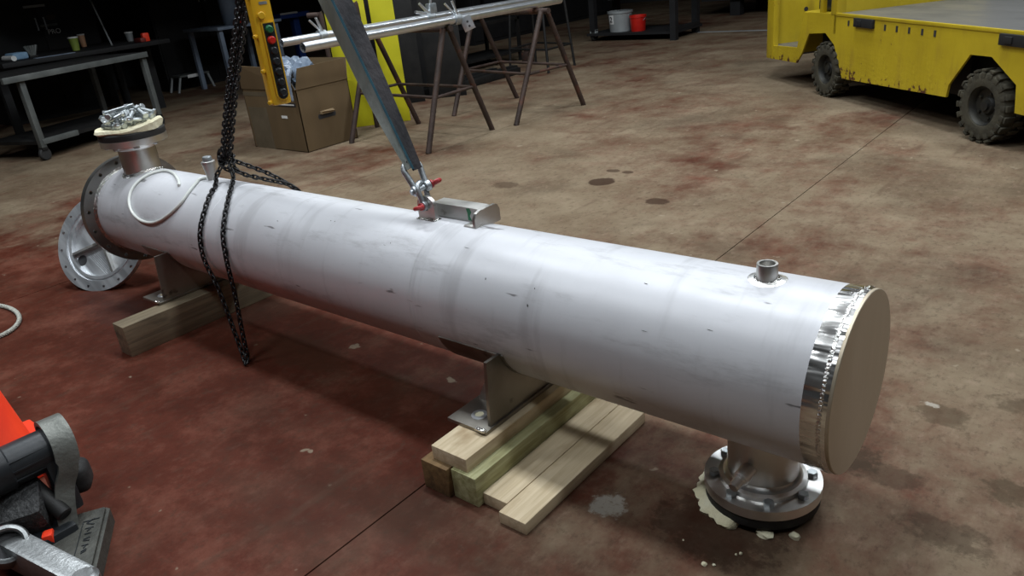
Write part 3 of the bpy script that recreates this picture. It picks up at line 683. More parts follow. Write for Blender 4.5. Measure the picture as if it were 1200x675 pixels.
def strip(pts, width, th, side, nrm_hint, name, mt, parent):
    b = B(); vv = []; fs = []; n = len(pts)
    for i, p in enumerate(pts):
        t = (pts[min(i + 1, n - 1)] - pts[max(i - 1, 0)]).normalized(); s = side[i] if isinstance(side, list) else side
        s = (s - t * s.dot(t)).normalized(); nr = t.cross(s); wv = width[i] if isinstance(width, list) else width
        for (u, v) in ((-.5, -.5), (.5, -.5), (.5, .5), (-.5, .5)): vv.append(p + s * wv * u + nr * th * v)
    for i in range(n - 1):
        for j in range(4): fs.append([4 * i + j, 4 * i + (j + 1) % 4, 4 * i + 4 + (j + 1) % 4, 4 * i + 4 + j])
    fs += [[3, 2, 1, 0], [4 * n - 4, 4 * n - 3, 4 * n - 2, 4 * n - 1]]
    b.faces(vv, fs); return obj(name, b, mt, parent)
sl = root('lifting_sling', ST, 'worn grey webbing sling rising from the shackle to the hoist hook', 'sling')
top_pt = ST.lerp(old_top, .92); rt = Vector((.77, .63, -.10)); toc = (Vector((.387, -1.505, 1.306)) - Vector((-1.5, 0, 1.0))).normalized()
ns = 14; ctr = [(ST - sd * .012 + toc * .017).lerp(top_pt, k / (ns - 1)) for k in range(ns)]
env = [min(1, .36 + 1.1 * k / (ns - 1) * 2) for k in range(ns)]
lw = [.046 * e for e in env]; dw = [.060 * min(1, .50 + 1.0 * k / (ns - 1)) for k in range(ns)]
bl = [min(1, k / 4) for k in range(ns)]; dark_side = [(rt - toc * .43 * b) for b in bl]; pale_side = [(-rt - toc * .78 * b) for b in bl]; dark_side = [v.normalized() for v in dark_side]; pale_side = [v.normalized() for v in pale_side]
strip([c + dark_side[k] * dw[k] * .5 + rt * .001 for k, c in enumerate(ctr)], dw, .007, dark_side, None, 'dark_webbing', 'strapdark', sl)
strip([c + pale_side[k] * lw[k] * .5 - rt * .001 for k, c in enumerate(ctr)], lw, .007, pale_side, None, 'pale_webbing', 'strappale', sl)
strip([c + toc * .003 + rt * .003 for c in ctr], .007, .006, rt, None, 'blue_edge', 'strapblue', sl)
# eye of the sling wrapped round the shackle bow
F = frame(U0 + sd * .088, sd, (.35, 1, .22)); eye = []
for k in range(11): a = -PI * .05 + PI * 1.1 * k / 10; eye.append(F @ Vector((0, .0135 * math.cos(a), -.0135 * math.sin(a))))
strip(eye, .024, .007, (F.to_3x3() @ Vector((1, 0, 0))), None, 'eye', 'strapdark', sl)
Hc = hk + Vector((.035, 0, -.018)); lp_ = [top_pt + Vector((0, -.006, -.01))] + [Hc + Vector((-.004 * math.cos(a), -.0205 * math.cos(a), .0205 * math.sin(a))) for a in [PI * k / 10 for k in range(11)]] + [top_pt + Vector((0, .006, -.01))]
strip(lp_, .036, .007, Vector((1, 0, -.1)), None, 'eye', 'strapdark', sl)
# crane hook block above the frame
ck = root('crane_hook', hk, 'black crane hook block hanging on its hoist rope above the vessel', 'hook')
hkp = [hk + Vector(p) for p in ((-.062, 0, .06), (-.064, 0, .01), (-.035, 0, -.022), (0, 0, -.028), (.035, 0, -.018), (.056, 0, .025), (.04, 0, .08), (0, 0, .12), (0, 0, .18))]
obj('hook', B().tube(smooth(hkp), .016, 12), 'blacksteel', ck)
obj('block', B().mm(hk.x - .08, hk.x + .08, hk.y - .05, hk.y + .05, hk.z + .16, hk.z + .40, .02), 'yplastic', ck)
for s in (-1, 1): obj('hoist_rope', B().cyl(hk + Vector((s * .04, 0, .38)), (hk.x + s * .04, hk.y, CEIL + .02), .006, seg=8), 'blacksteel', ck)
# pendant control
pn = root('pendant_control', (-1.72, -.135, .968), 'yellow hanging pendant control box with green and red buttons', 'control', local=True)
tocp = Vector((.387 + 1.72, -1.505 + .135, 0)).normalized(); yaw = math.atan2(tocp.y, tocp.x) + PI / 2 + math.radians(16)
pn.rotation_euler = (0, 0, yaw)
W, D, H = .062, .056, .47
pb = B().mm(-W / 2, W / 2, -D / 2, D / 2, 0, H, .012); obj('case', pb, 'yplastic', pn)
rim = []
for k in range(25):
    a = PI + PI * k / 24; rim.append((.0195 * math.cos(a), .034 + .0195 * math.sin(a)))
rim += [(.0195, .243), (-.0195, .243)]
MP = Matrix(((1, 0, 0, .006), (0, 0, -1, -D / 2 + .001), (0, 1, 0, 0), (0, 0, 0, 1)))
obj('button_frame', B().prism(rim, .006, MP), 'yplastic', pn)
rim2 = [(x * .80, .034 + (z - .034) * (.80 if z < .034 else .985)) for x, z in rim]
obj('button_panel', B().prism(rim2, .0075, MP), 'blackplastic', pn)
for k in range(7):
    z = .222 - k * .0305; mtn = 'greenplastic' if k == 0 else 'redplastic' if k == 1 else 'blackplastic'
    obj('button', B().cyl((.006, -D / 2 - .004, z), (.006, -D / 2 - .017, z), .0125, .0105, 18, .002), mtn, pn)
obj('maker_plate', B().mm(-.006, .018, -D / 2 - .0015, -D / 2 + .001, .292, .300), 'galv', pn)
obj('key_boss', B().cyl((-.008, -D / 2 + .002, .262), (-.008, -D / 2 - .010, .262), .011, seg=18, bev=.002), 'yplastic', pn)
for z in (.012, .105, .205, .32): obj('case_screw', B().cyl((-W / 2 + .004, -D / 2 + .012, z), (-W / 2 - .010, -D / 2 + .004, z), .0065, seg=14, bev=.0015), 'yplastic', pn)
obj('cable', B().cyl((0, 0, H - .01), (0, 0, CEIL + .02 - .968), .011, seg=12), 'rubber', pn)

# ================================================================== TRESTLES AND TUBES
def trestle(fr, bk, label):
    # fr/bk: (foot near, foot far, apex) of the two A frames
    c = Vector(((fr[0][0] + bk[1][0]) / 2, (fr[0][1] + bk[1][1]) / 2, 0)); t = root('trestle', c, label, 'trestle', None)
    R = .0225
    for f0, f1, ap in (fr, bk):
        f0, f1, ap = Vector((*f0, 0)), Vector((*f1, 0)), Vector(ap)
        sp = (f1 - f0).normalized() * .035
        obj('leg', B().cyl(f0, ap - sp, R, seg=14), 'rust', t); obj('leg', B().cyl(f1, ap + sp, R, seg=14), 'rust', t)
        k = .45; obj('brace', B().cyl(f0.lerp(ap, k), f1.lerp(ap, k), .0125, seg=10), 'rust', t)
    a, b = Vector(fr[2]), Vector(bk[2]); d = (a - b).normalized() * .06
    obj('top_bar', B().cyl(a + d, b - d, .024, seg=14), 'rust', t)
    for j in (0, 1): obj('long_brace', B().cyl(Vector((*fr[j], 0)).lerp(a, .45), Vector((*bk[j], 0)).lerp(b, .45), .0125, seg=10), 'rust', t)
trestle(((-3.891, 2.474), (-3.932, 3.284), (-3.915, 2.869, .872)), ((-4.904, 2.544), (-4.866, 3.319), (-4.88, 2.94, .872)), 'rusty brown pipe trestle with braced legs beside the cardboard box')
trestle(((-3.821, 3.471), (-3.724, 4.35), (-3.775, 3.93, .875)), ((-4.752, 3.675), (-4.683, 4.548), (-4.72, 4.11, .875)), 'rusty brown pipe trestle farther from the box beside the black stand')
def alu_tube(name, a, b, r, label):
    d = (Vector(b) - Vector(a)); F = frame(a, d); L = d.length
    obj(name, B().lathe([(r, 0), (r, L), (r * .86, L), (r * .86, 0)], F, 28, True), 'alu', origin=a, label=label, cat='tube')
ta, tb = Vector((-4.567, 1.836, .925)), Vector((-4.377, 4.85, .9305)); ua, ub = Vector((-3.895, 1.533, .9265)), Vector((-3.870, 4.30, .9315))
alu_tube('scaffold_tube', ta, tb, .030, 'silver aluminium tube lying across trestles with its end poking out farther')
alu_tube('scaffold_tube', ua, ub, .032, 'thicker shorter silver aluminium tube lying across the rusty trestles')
def coupler(name, c, label, plate=True):
    d = (ub - ua).normalized(); t = root(name, c, label, 'clamp')
    F = frame(c, d, (1, 0, 0))
    obj('collar', B().lathe([(.0325, -.03), (.043, -.03), (.043, .03), (.0325, .03)], F, 24, True), 'galv', t)
    obj('bolt', B().cyl(c + Vector((.02, 0, .03)), c + Vector((.01, -.03, .135)), .010, seg=10), 'alu', t)
    obj('bolt', B().cyl(c + Vector((-.02, .02, .03)), c + Vector((-.05, -.05, .12)), .009, seg=10), 'alu', t)
    if plate:
        Mp = Matrix.Translation(c + Vector((.055, .06, -.045))) @ Matrix.Rotation(.5, 4, 'Z') @ Matrix.Rotation(PI / 2, 4, 'X') @ Matrix.Rotation(.35, 4, 'Z')
        obj('drilled_plate', B().mm(-.04, .05, -.05, .055, -.004, .004, .002, Mp), 'alu', t)
        for q in ((.012, .015), (.012, -.02)): obj('plate_hole', B().cyl(Mp @ Vector((*q, -.006)), Mp @ Vector((*q, .006)), .009, seg=12), 'ink', t)
coupler('tube_coupler', ua.lerp(ub, .515), 'silver tube coupler with drilled plate and raised bolts on the thicker tube')
coupler('tube_coupler', ta.lerp(tb, .115), 'small silver tube coupler near the tube ends behind the sling', False)
cl = ta.lerp(tb, .475); t = root('spring_clamp', cl, 'silver pronged clamp gripping the thinner aluminium tube', 'clamp')
obj('jaw', B().lathe([(.0305, -.04), (.040, -.04), (.040, .04), (.0305, .04)], frame(cl, tb - ta), 24, True), 'galv', t)
for v in ((.02, .02, .15), (.0, -.10, .12), (.0, -.16, .06)): obj('prong', B().cyl(cl + Vector((0, 0, .025)), cl + Vector(v), .016, .012, 10), 'alu', t)
obj('body', B().mm(cl.x - .03, cl.x + .03, cl.y - .01, cl.y + .07, cl.z + .0295, cl.z + .11, .01), 'galv', t)

# ================================================================== CARDBOARD BOX
bx = root('cardboard_box', (-5.42, 2.45, 0), 'open brown cardboard box with raised flaps and clear plastic inside', 'box')
x0, x1, y0, y1, hb = -5.81, -5.025, 2.18, 2.72, .515; T = .006
obj('front_side', B().mm(x0, x1, y0, y0 + T, 0, hb), 'card', bx); obj('back_side', B().mm(x0, x1, y1 - T, y1, 0, hb), 'card', bx)
rs = obj('right_side', B().mm(x1 - T, x1, y0, y1, 0, hb), 'card', bx); obj('left_side', B().mm(x0, x0 + T, y0, y1, 0, hb), 'card', bx)
obj('bottom', B().mm(x0, x1, y0, y1, 0, T), 'card', bx)
def flap(a, b, c, d): # quad sheet
    q = [Vector(v) for v in (a, b, c, d)]; n = (q[1] - q[0]).cross(q[2] - q[0]).normalized() * T; bb = B()
    bb.faces(q + [v + n for v in q], [[0, 1, 2, 3], [7, 6, 5, 4], [0, 4, 5, 1], [1, 5, 6, 2], [2, 6, 7, 3], [3, 7, 4, 0]]); return bb
obj('flap', flap((x0, y0, hb), (x1, y0, hb), (x1 - .085, y0 - .015, hb + .175), (x0 + .07, y0 - .03, hb + .20)), 'card', bx)
obj('flap', flap((x1, y0, hb), (x1, y1, hb), (x1 + .01, y1 - .02, hb + .175), (x1 + .005, y0 + .05, hb + .165)), 'card', bx)
obj('flap', flap((x0, y1, hb), (x1, y1, hb), (x1 - .03, y1 + .05, hb + .17), (x0 + .03, y1 + .05, hb + .17)), 'card', bx)
obj('printed_strip', B().mm(-5.375, -5.065, y0 - .002, y0, .378, .408), 'ink', bx)
obj('strip_print', B().mm(-5.345, -5.085, y0 - .003, y0, .389, .399), 'whitepaper', bx)
obj('small_label', B().mm(-5.30, -5.22, y0 - .002, y0, .278, .300), 'whitepaper', bx)
obj('packing_tape', B().mm(-5.78, -5.50, y0 - .0015, y0, .0, .36), 'tape', bx)
obj('tape_band', B().mm(x0, -5.45, y0 - .0012, y0, .455, .49), 'tape', bx)
obj('handle_hole', B().prism([(-.085, -.02), (.085, -.02), (.095, .0), (.085, .02), (-.085, .02), (-.095, 0)], .002, Matrix(((0, 0, 1, x1 - .0005), (1, 0, 0, 2.44), (0, 1, 0, .262), (0, 0, 0, 1)))), 'ink', rs)
obj('torn_tab', flap((x1 + .002, 2.37, .285), (x1 + .002, 2.51, .285), (x1 + .035, 2.50, .30), (x1 + .035, 2.38, .31)).mm(x1, x1 + .02, 2.375, 2.505, .28, .305), 'cardtorn', rs)
pf = B(); bmesh.ops.create_icosphere(pf.b, subdivisions=4, radius=1); rr = random.Random(11)
from mathutils import noise as mn
for v in pf.b.verts:
    k = 1 + .35 * mn.noise(v.co * 2.6) + .22 * mn.noise(v.co * 6.0); v.co = Vector((v.co.x * .29 * k, v.co.y * .20 * k, v.co.z * .17 * k))
pf.xf(Matrix.Translation((-5.38, 2.45, .55)))
for v in pf.b.verts: v.co.x = min(max(v.co.x, x0 + .02), x1 - .02); v.co.y = min(max(v.co.y, y0 + .02), y1 - .02)
obj('plastic_wrap', pf, 'film', origin=(-5.36, 2.46, .45), ang=25, label='crumpled bluish clear plastic wrap stuffed in the cardboard box', cat='plastic wrap')
pf = B().tube(smooth([Vector((-5.14, 2.25, .62)), Vector((-5.050, 2.180, .672)), Vector((-5.036, 2.138, .60)), Vector((-5.045, 2.142, .50)), Vector((-5.048, 2.150, .43))]), [.03, .034, .028, .026, .022, .020, .021, .022, .025, .024, .027, .022, .024, .02, .022, .018, .02, .016, .018, .014, .016, .012, .012, .01, .006], 7)
obj('plastic_strip', pf, 'film', origin=(-5.09, 2.17, .45), ang=25, label='twisted plastic strip hanging over the cardboard box corner', cat='plastic wrap')

# ================================================================== YELLOW PANELS, RODS, DARK STOCK BEHIND
yd = (Vector((-5.08, 3.42, 0)) - Vector((-5.46, 3.01, 0))).normalized()
def panel(a, L, h, th, mt, name, label, cat, z0=0):
    F = Matrix.Translation(a) @ Matrix.Rotation(math.atan2(yd.y, yd.x), 4, 'Z')
    obj(name, B().mm(0, L, 0, th, z0, h, .006, F), mt, origin=a, label=label, cat=cat)
panel(Vector((-5.50, 2.97, 0)), .36, 1.75, .05, 'ypaint', 'yellow_panel', 'wider bright yellow panel standing upright behind the trestle', 'panel')
panel(Vector((-5.225, 3.262, 0)), .215, 1.75, .05, 'ypaint', 'yellow_panel', 'narrow bright yellow panel standing upright beside the wider one', 'panel')
for (x, y, h, lab) in ((-5.20, 3.10, 1.08, 'dark bent steel post standing before the narrow yellow panel'), (-5.46, 2.90, 1.03, 'dark bent steel post standing before the wider yellow panel')):
    p = Vector((x, y, 0)); obj('steel_post', B().tube(smooth([p, p + Vector((0, 0, h * .5)), p + Vector((0, 0, h - .03)), p + Vector((-.02, -.015, h)), p + Vector((-.10, -.07, h + .005))], 5), .022, 10), 'rust', origin=p, label=lab, cat='post')
sc = root('red_clamp', (-4.98, 2.94, .80), 'small red clamp seen behind the silver tube ends', 'clamp')
obj('body', B().mm(-5.02, -4.94, 2.90, 2.98, .72, .86, .02), 'redpaint', sc); obj('jaw', B().mm(-5.01, -4.95, 2.88, 2.92, .70, .74, .01), 'redpaint', sc)
# leaning dark plates / lockers behind the trestles
def locker(name, x0, x1, y0, y1, h, label, door_axis='x', vents=0, mt='blackpaint'):
    t = root(name, ((x0 + x1) / 2, (y0 + y1) / 2, 0), label, 'cabinet')
    body = obj('body', B().mm(x0, x1, y0, y1, .0, h, .01), mt, t)
    n = 2; 
    for k in range(n):
        a, b = y0 + .02 + (y1 - y0 - .04) * k / n, y0 + .02 + (y1 - y0 - .04) * (k + 1) / n
        d = obj('door', B().mm(x1 - .002, x1 + .016, a + .006, b - .006, .06, h - .04, .004), mt, t)
        hy = b - .05 if k == 0 else a + .05
        obj('handle', B().cyl((x1 + .035, hy, h * .55), (x1 + .035, hy, h * .55 + .14), .009, seg=8).box((x1 + .025, hy, h * .55), (.03, .014, .014)).box((x1 + .025, hy, h * .55 + .14), (.03, .014, .014)), 'galv', d)
        for v in range(vents): obj('louvre', B().box((x1 + .018, (a + b) / 2, h - .12 - v * .055), (.012, (b - a) * .7, .02)), 'blacksteel', d)
    return t
locker('steel_locker', -6.9, -6.3, 4.0, 5.5, 1.9, 'tall black steel locker standing behind the trestles', vents=3)
locker('steel_locker', -11.9, -11.2, 4.2, 5.9, 2.2, 'black louvred steel locker behind the pale step stool', vents=5)
for i, (a, b, hgt, lab) in enumerate((((-5.95, 3.95), (-5.72, 4.25), 1.4, 'dark steel plate standing on edge behind the trestle braces'), ((-5.75, 4.35), (-5.45, 4.62), 1.25, 'shorter dark steel plate standing on edge by the trestle'))):
    a, b = Vector((*a, 0)), Vector((*b, 0)); F = Matrix.Translation(a) @ Matrix.Rotation(math.atan2((b - a).y, (b - a).x), 4, 'Z')
    obj('steel_plate', B().mm(0, (b - a).length, 0, .03, 0, hgt, .003, F), 'blacksteel', origin=a, label=lab, cat='plate')
for i, (a, b, lab) in enumerate((((-5.80, 4.75), (-5.80, 5.95), 'long black steel bar on the floor nearest the trestles'), ((-5.98, 4.45), (-5.95, 6.1), 'middle black steel bar lying behind the trestles'), ((-6.15, 4.3), (-6.12, 5.9), 'black steel bar on the floor against the tall locker'))):
    a, b = Vector((*a, 0)), Vector((*b, 0)); obj('steel_bar', B().box(((a + b) / 2 + Vector((0, 0, .04))), (.09, (b - a).length, .08), .006), 'blacksteel', origin=(a + b) / 2, label=lab, cat='bar')
t = root('wall_shelf', (-6.6, 6.6, 0), 'dark steel shelf rack with pale rails behind the trestles', 'shelf')
for y in (5.75, 7.0):
    for x in (-7.2, -6.6): obj('upright', B().mm(x - .02, x + .02, y - .02, y + .02, 0, 1.8), 'blacksteel', t)
for z in (.12, .55, 1.0, 1.45): obj('shelf', B().mm(-7.22, -6.58, 5.73, 7.02, z, z + .03), 'blacksteel', t)
# black stand
st = root('tubular_stand', (-5.8, 6.5, 0), 'thin black tubular stand with ring braces behind the trestles', 'stand')
fe = [Vector(p) for p in ((-5.348, 5.978, 0), (-5.365, 6.55, 0), (-6.10, 6.70, 0), (-6.05, 6.10, 0))]; apx = Vector((-5.72, 6.32, 0))
for f in fe: obj('leg', B().cyl(f, f.lerp(apx, .28) + Vector((0, 0, 1.25)), .016, seg=10), 'blacksteel', st)
for k in range(4):
    a, b = fe[k].lerp(apx, .06) + Vector((0, 0, .27)), fe[(k + 1) % 4].lerp(apx, .06) + Vector((0, 0, .27)); obj('brace', B().cyl(a, b, .012, seg=8), 'blacksteel', st)
obj('seat', B().lathe([(0, 1.24), (.26, 1.24), (.27, 1.26), (.26, 1.29), (0, 1.29)], Matrix.Translation((apx.x, apx.y, 0)), 28), 'blacksteel', st)
obj('shackle_block', B().mm(-6.30, -6.18, 6.65, 6.78, 0, .16, .02).mm(-6.28, -6.20, 6.68, 6.75, .15, .26, .015), 'rust', origin=(-6.24, 6.7, 0), label='small dull brown block on the floor behind the black stand', cat='block')

# ================================================================== BLACK RACK TABLE WITH BUCKETS
rk = root('rack_table', (-5.9, 9.2, 0), 'low black steel rack table with bottom shelf and caster', 'rack')
px = [(-6.59, 8.84), (-5.14, 8.72), (-5.22, 9.54), (-6.66, 9.62)]
for (x, y) in px[1:3]: obj('leg', B().mm(x - .045, x + .045, y - .045, y + .045, 0, .86), 'blackpaint', rk)
for (x, y) in (px[0], px[3]):
    obj('leg', B().mm(x - .045, x + .045, y - .045, y + .045, .15, .86), 'blackpaint', rk)
    obj('caster', B().cyl((x - .03, y, .075), (x + .03, y, .075), .075, seg=20, bev=.01), 'rubber', rk)
    obj('caster_fork', B().mm(x - .05, x - .036, y - .04, y + .04, .07, .17, .004).mm(x + .036, x + .05, y - .04, y + .04, .07, .17, .004).mm(x - .05, x + .05, y - .04, y + .04, .15, .17), 'palegrey', rk)
obj('shelf', B().mm(-6.66, -5.14, 8.74, 9.60, .085, .118), 'blackpaint', rk)
obj('top', B().mm(-6.80, -5.05, 8.66, 9.68, .80, .87, .01), 'blackpaint', rk)
obj('side_rail', B().mm(-5.20, -5.15, 8.76, 9.54, .12, .17), 'blackpaint', rk)
obj('hanging_frame', B().prism([(0, 0), (.2, 0), (.2, .2), (0, .2), (0, .001), (.03, .03), (.03, .17), (.17, .17), (.17, .03), (.03, .03)], .012, Matrix(((1, 0, 0, -6.22), (0, 0, 1, 8.70), (0, 1, 0, .60), (0, 0, 0, 1)))), 'palegrey', rk)
def bucket(name, c, r, h, mt, label, lab=False):
    t = root(name, c, label, 'bucket')
    b = obj('body', B().lathe([(0, .005), (r * .86, .0), (r * .88, .004), (r, h), (r * 1.05, h), (r * 1.05, h - .03), (r * .97, h - .03), (r * .95, h - .01), (r * .83, .02), (0, .02)], Matrix.Translation(c), 32), mt, t)
    obj('handle', B().tube([Vector(c) + Vector((r * 1.06 * math.cos(a), -r * .5 * math.sin(a), h - .04 - .06 * math.sin(a))) for a in [PI * k / 12 for k in range(13)]], .005, 6), 'galv', t)
    if lab:
        vv = []; fs = []
        for k in range(7):
            a = -PI / 2 - .60 + .55 * k / 6
            for z in (.12, .25): vv.append(Vector(c) + Vector((r * (.885 + .115 * z / h) * 1.012 * math.cos(a), r * (.885 + .115 * z / h) * 1.012 * math.sin(a), z)))
        for k in range(6): fs.append([2 * k, 2 * k + 2, 2 * k + 3, 2 * k + 1])
        bb = B(); bb.faces(vv, fs); obj('paper_label', bb, 'whitepaper', t)
        a = -PI / 2 - .32; pos = Vector(c) + Vector((r * .985 * math.cos(a), r * .985 * math.sin(a), .185)); F = frame(pos, (math.cos(a), math.sin(a), 0), (-math.sin(a), math.cos(a), 0))
        text('label_digit', '2', .11, F, 'ink', t, .004)
bucket('bucket', (-6.19, 8.98, .118), .185, .30, 'palegrey', 'grey plastic bucket with white label on the black rack', True)
bucket('bucket', (-5.865, 8.95, .118), .122, .225, 'redplastic', 'small bright red bucket beside the grey bucket', False)
rm = root('red_machine_bed', (-4.6, 12.4, 0), 'dull red steel machine bed on dark legs beyond the rack', 'machine')
obj('bed', B().mm(-6.3, -1.2, 11.6, 13.2, .34, .80, .03), 'skin_red', rm); obj('underside', B().mm(-6.2, -1.3, 11.7, 13.1, .26, .345), 'blackpaint', rm)
for x in (-5.6, -3.6, -1.7):
    for y in (11.85, 12.95): obj('leg', B().mm(x - .09, x + .09, y - .09, y + .09, 0, .30), 'blackpaint', rm)
locker('tool_cabinet', -9.6, -8.9, 8.6, 10.6, 1.9, 'large black tool cabinet far behind the rack table', vents=2)
locker('tool_cabinet', -9.9, -9.2, 11.2, 13.8, 2.0, 'wide black cabinet at the far end of the shop', vents=2)

# ================================================================== LEFT WORKBENCH AREA
wb_ = root('steel_workbench', (-7.74, 1.13, 0), 'grey steel workbench frame on casters in the dark', 'workbench', local=True)
wb_.rotation_euler = (0, 0, math.atan2(.95, -.31))
Lw, Dw = 1.47, .86     # local x along the front, local y behind
obj('top', B().mm(-.20, Lw + .03, -.03, Dw, .765, .80, .003), 'blacksteel', wb_)
obj('front_rail', B().mm(-.20, Lw + .03, -.035, .0, .745, .800, .003), 'tablesteel', wb_)
for x in (0, Lw):
    for y in (0, Dw - .06):
        obj('leg', B().mm(x - .028, x + .028, y, y + .05, .12, .77, .003), 'tablesteel', wb_)
        cst = obj('caster', B().cyl((x, y + .01, .06), (x, y + .05, .06), .06, seg=18, bev=.008), 'rubber', wb_)
        obj('caster_fork', B().mm(x - .03, x + .03, y, y + .06, .10, .125), 'blacksteel', cst)
obj('lower_rail', B().mm(0, .40, -.005, .035, .15, .20, .002), 'tablesteel', wb_)
obj('lower_shelf', B().mm(-.02, Lw, .02, Dw - .03, .155, .185), 'blacksteel', wb_)
db = root('dark_bench', (-9.7, 2.7, 0), 'long black workbench behind the grey steel one', 'workbench')
obj('top', B().mm(-10.7, -9.12, 1.45, 3.34, .80, .85, .005), 'blackpaint', db)
for x in (-10.6, -9.65):
    for y in (1.55, 3.26): obj('leg', B().mm(x - .04, x + .04, y - .04, y + .04, 0, .81), 'blackpaint', db)
def cup(name, c, r, h, mt, label):
    t = root(name, c, label, 'cup'); obj('body', B().lathe([(0, 0), (r * .72, 0), (r, h), (r * .93, h), (r * .66, .01), (0, .01)], Matrix.Translation(c), 20), mt, t)
    obj('rim', B().lathe([(r * .98, h - .012), (r * 1.05, h - .008), (r * 1.05, h + .004), (r * .93, h + .004)], Matrix.Translation(c), 20, True), 'whitepaper', t)
cup('paper_cup', (-9.60, 2.42, .85), .055, .15, 'cupgreen', 'green paper cup on the dark bench beside the orange one')
cup('paper_cup', (-10.25, 2.78, .85), .042, .15, 'cuporange', 'orange and cream paper cup on the dark bench')
cup('paper_cup', (-9.90, 3.22, .85), .05, .11, 'palegrey', 'pale grey cup beside the orange tool on the bench')
t = root('hand_tool', (-9.25, 3.05, .85), 'orange handheld tool lying at the bench corner', 'tool')
obj('body', B().mm(-9.34, -9.16, 3.00, 3.07, .85, .90, .015), 'skin_red', t); obj('grip', B().mm(-9.26, -9.20, 3.06, 3.14, .85, .95, .015), 'orange', t)
obj('folded_cloth', B().mm(-9.66, -9.40, 1.67, 1.83, .85, .925, .025), 'bluecloth', origin=(-9.53, 1.74, .85), label='folded pale blue cloth on the dark bench edge', cat='cloth')
obj('paper_roll', B().cyl((-9.30, 1.640, .878), (-9.60, 1.640, .878), .028, seg=14), 'whitepaper', origin=(-9.45, 1.66, .85), label='short white paper roll beside the blue cloth', cat='paper roll')
t = root('brush', (-9.45, 1.88, .85), 'grey bristle brush standing on the dark bench', 'brush')
for k in range(5): obj('bristle_tuft', B().cyl((-9.45, 1.87 + .008 * k, .86), (-9.45, 1.83 + .030 * k, .98), .012, .016, 8), 'tablesteel', t)
obj('base', B().mm(-9.48, -9.42, 1.84, 1.93, .85, .875, .005), 'blacksteel', t)
obj('steel_rule', B().mm(-9.22, -9.14, 1.80, 2.22, .85, .856), 'bluegrey', origin=(-9.18, 2.0, .85), label='long bluish straightedge lying on the dark bench', cat='rule')
tc = locker('tool_chest', -11.7, -10.92, 1.9, 3.3, 2.0, 'black tool chest with faint white lettering behind the bench')
F = Matrix(((0, 0, 1, -10.90), (1, 0, 0, 0), (0, 1, 0, 0), (0, 0, 0, 1)))
text('lettering', 'PRO', .085, F @ Matrix.Translation((2.735, 1.06, 0)), 'whitepaper', tc)
obj('faint_wordmark', B().mm(-10.906, -10.899, 2.59, 2.80, 1.128, 1.158), 'tablesteel', tc)
obj('emblem', B().prism([(.06 * math.cos(a), .035 * math.sin(a)) for a in [2 * PI * k / 20 for k in range(20)]], .006, F @ Matrix.Translation((2.75, 1.235, -.004))), M['rust'], tc)
obj('upper_label', B().mm(-10.906, -10.899, 2.46, 2.72, 1.372, 1.402), 'palegrey', tc)
obj('leaning_rod', B().cyl((-9.5, 2.80, .852), (-10.893, 3.2, 1.95), .010, seg=8), 'palegrey', origin=(-9.5, 2.80, .85), label='thin pale rod leaning up from the dark bench', cat='rod')
t2 = root('side_table', (-10.2, 4.9, 0), 'blue grey metal side table behind the hanging chain', 'table')
obj('top', B().mm(-10.75, -9.80, 4.40, 5.45, .82, .86, .004), 'bluegrey', t2)
for x in (-10.68, -9.88):
    for y in (4.47, 5.38): obj('leg', B().mm(x - .03, x + .03, y - .03, y + .03, 0, .83), 'bluegrey', t2)
obj('plastic_jug', B().lathe([(0, 0), (.10, 0), (.115, .02), (.125, .36), (.06, .44), (.05, .50), (0, .50)], Matrix.Translation((-10.2, 4.88, .86)), 24), 'bluegrey', origin=(-10.2, 4.88, .86), label='tall bluish white jug standing on the side table', cat='jug')
cup('red_pot', (-9.95, 4.85, .86), .05, .10, 'redplastic', 'small red pot on the side table by the jug')
ss = root('step_stool', (-10.9, 4.5, 0), 'low pale grey metal step stool on the dark floor', 'stool')
obj('tread', B().mm(-11.07, -10.77, 4.18, 4.66, .21, .235, .004), 'tablesteel', ss)
obj('tread_label', B().mm(-10.772, -10.766, 4.30, 4.48, .19, .235), 'whitepaper', ss)
for y0_, y1_ in ((4.20, 4.12), (4.64, 4.70)):
    for x in (-11.04, -10.80): obj('leg', B().cyl((x, y0_, .215), (x, y1_, 0), .018, seg=10), 'palegrey', ss)
bs_ = root('blue_stand', (-11.4, 6.8, 0), 'blue painted pedestal stand seen above the cardboard box', 'stand')
obj('post', B().mm(-11.46, -11.34, 6.74, 6.86, 0, .78, .01), 'blue', bs_); obj('top', B().mm(-11.6, -11.2, 6.40, 7.0, .78, .86, .01), 'blue', bs_); obj('base', B().mm(-11.6, -11.2, 6.6, 7.0, 0, .03), 'blue', bs_)
obj('edge_trim', B().mm(-11.2, -11.19, 6.40, 6.75, .845, .875), 'whitepaper', bs_)

# ================================================================== YELLOW BURDEN CART
ct = root('burden_cart', (-1.765, 4.995, 0), 'yellow steel burden carrier cart with worn grey deck and lugged tyres', 'cart', local=True)
ct.rotation_euler = (0, 0, math.atan2(-.687, .727))
MS = Matrix(((1, 0, 0, 0), (0, 0, 1, 0), (0, 1, 0, 0), (0, 0, 0, 1)))
side = [(-1.09, .20), (-.50, .215), (-.405, .31), (-.30, .475), (-.03, .50), (.115, .42), (.265, .178), (1.515, .222), (1.528, .30), (1.69, .50), (1.87, .505), (2.09, .375), (2.11, .222), (2.95, .225), (2.95, .655), (.12, .652), (-.02, .652), (-.40, .640), (-.50, .345), (-1.09, .315)]
WD = 1.25
for y in (0.0, WD - .015): obj('side_panel', B().prism(side, .015, Matrix.Translation((0, y, 0)) @ MS), 'cart', ct, ang=30)
dk = obj('deck', B().mm(.13, 2.95, .004, WD - .004, .612, .657), 'deck', ct)
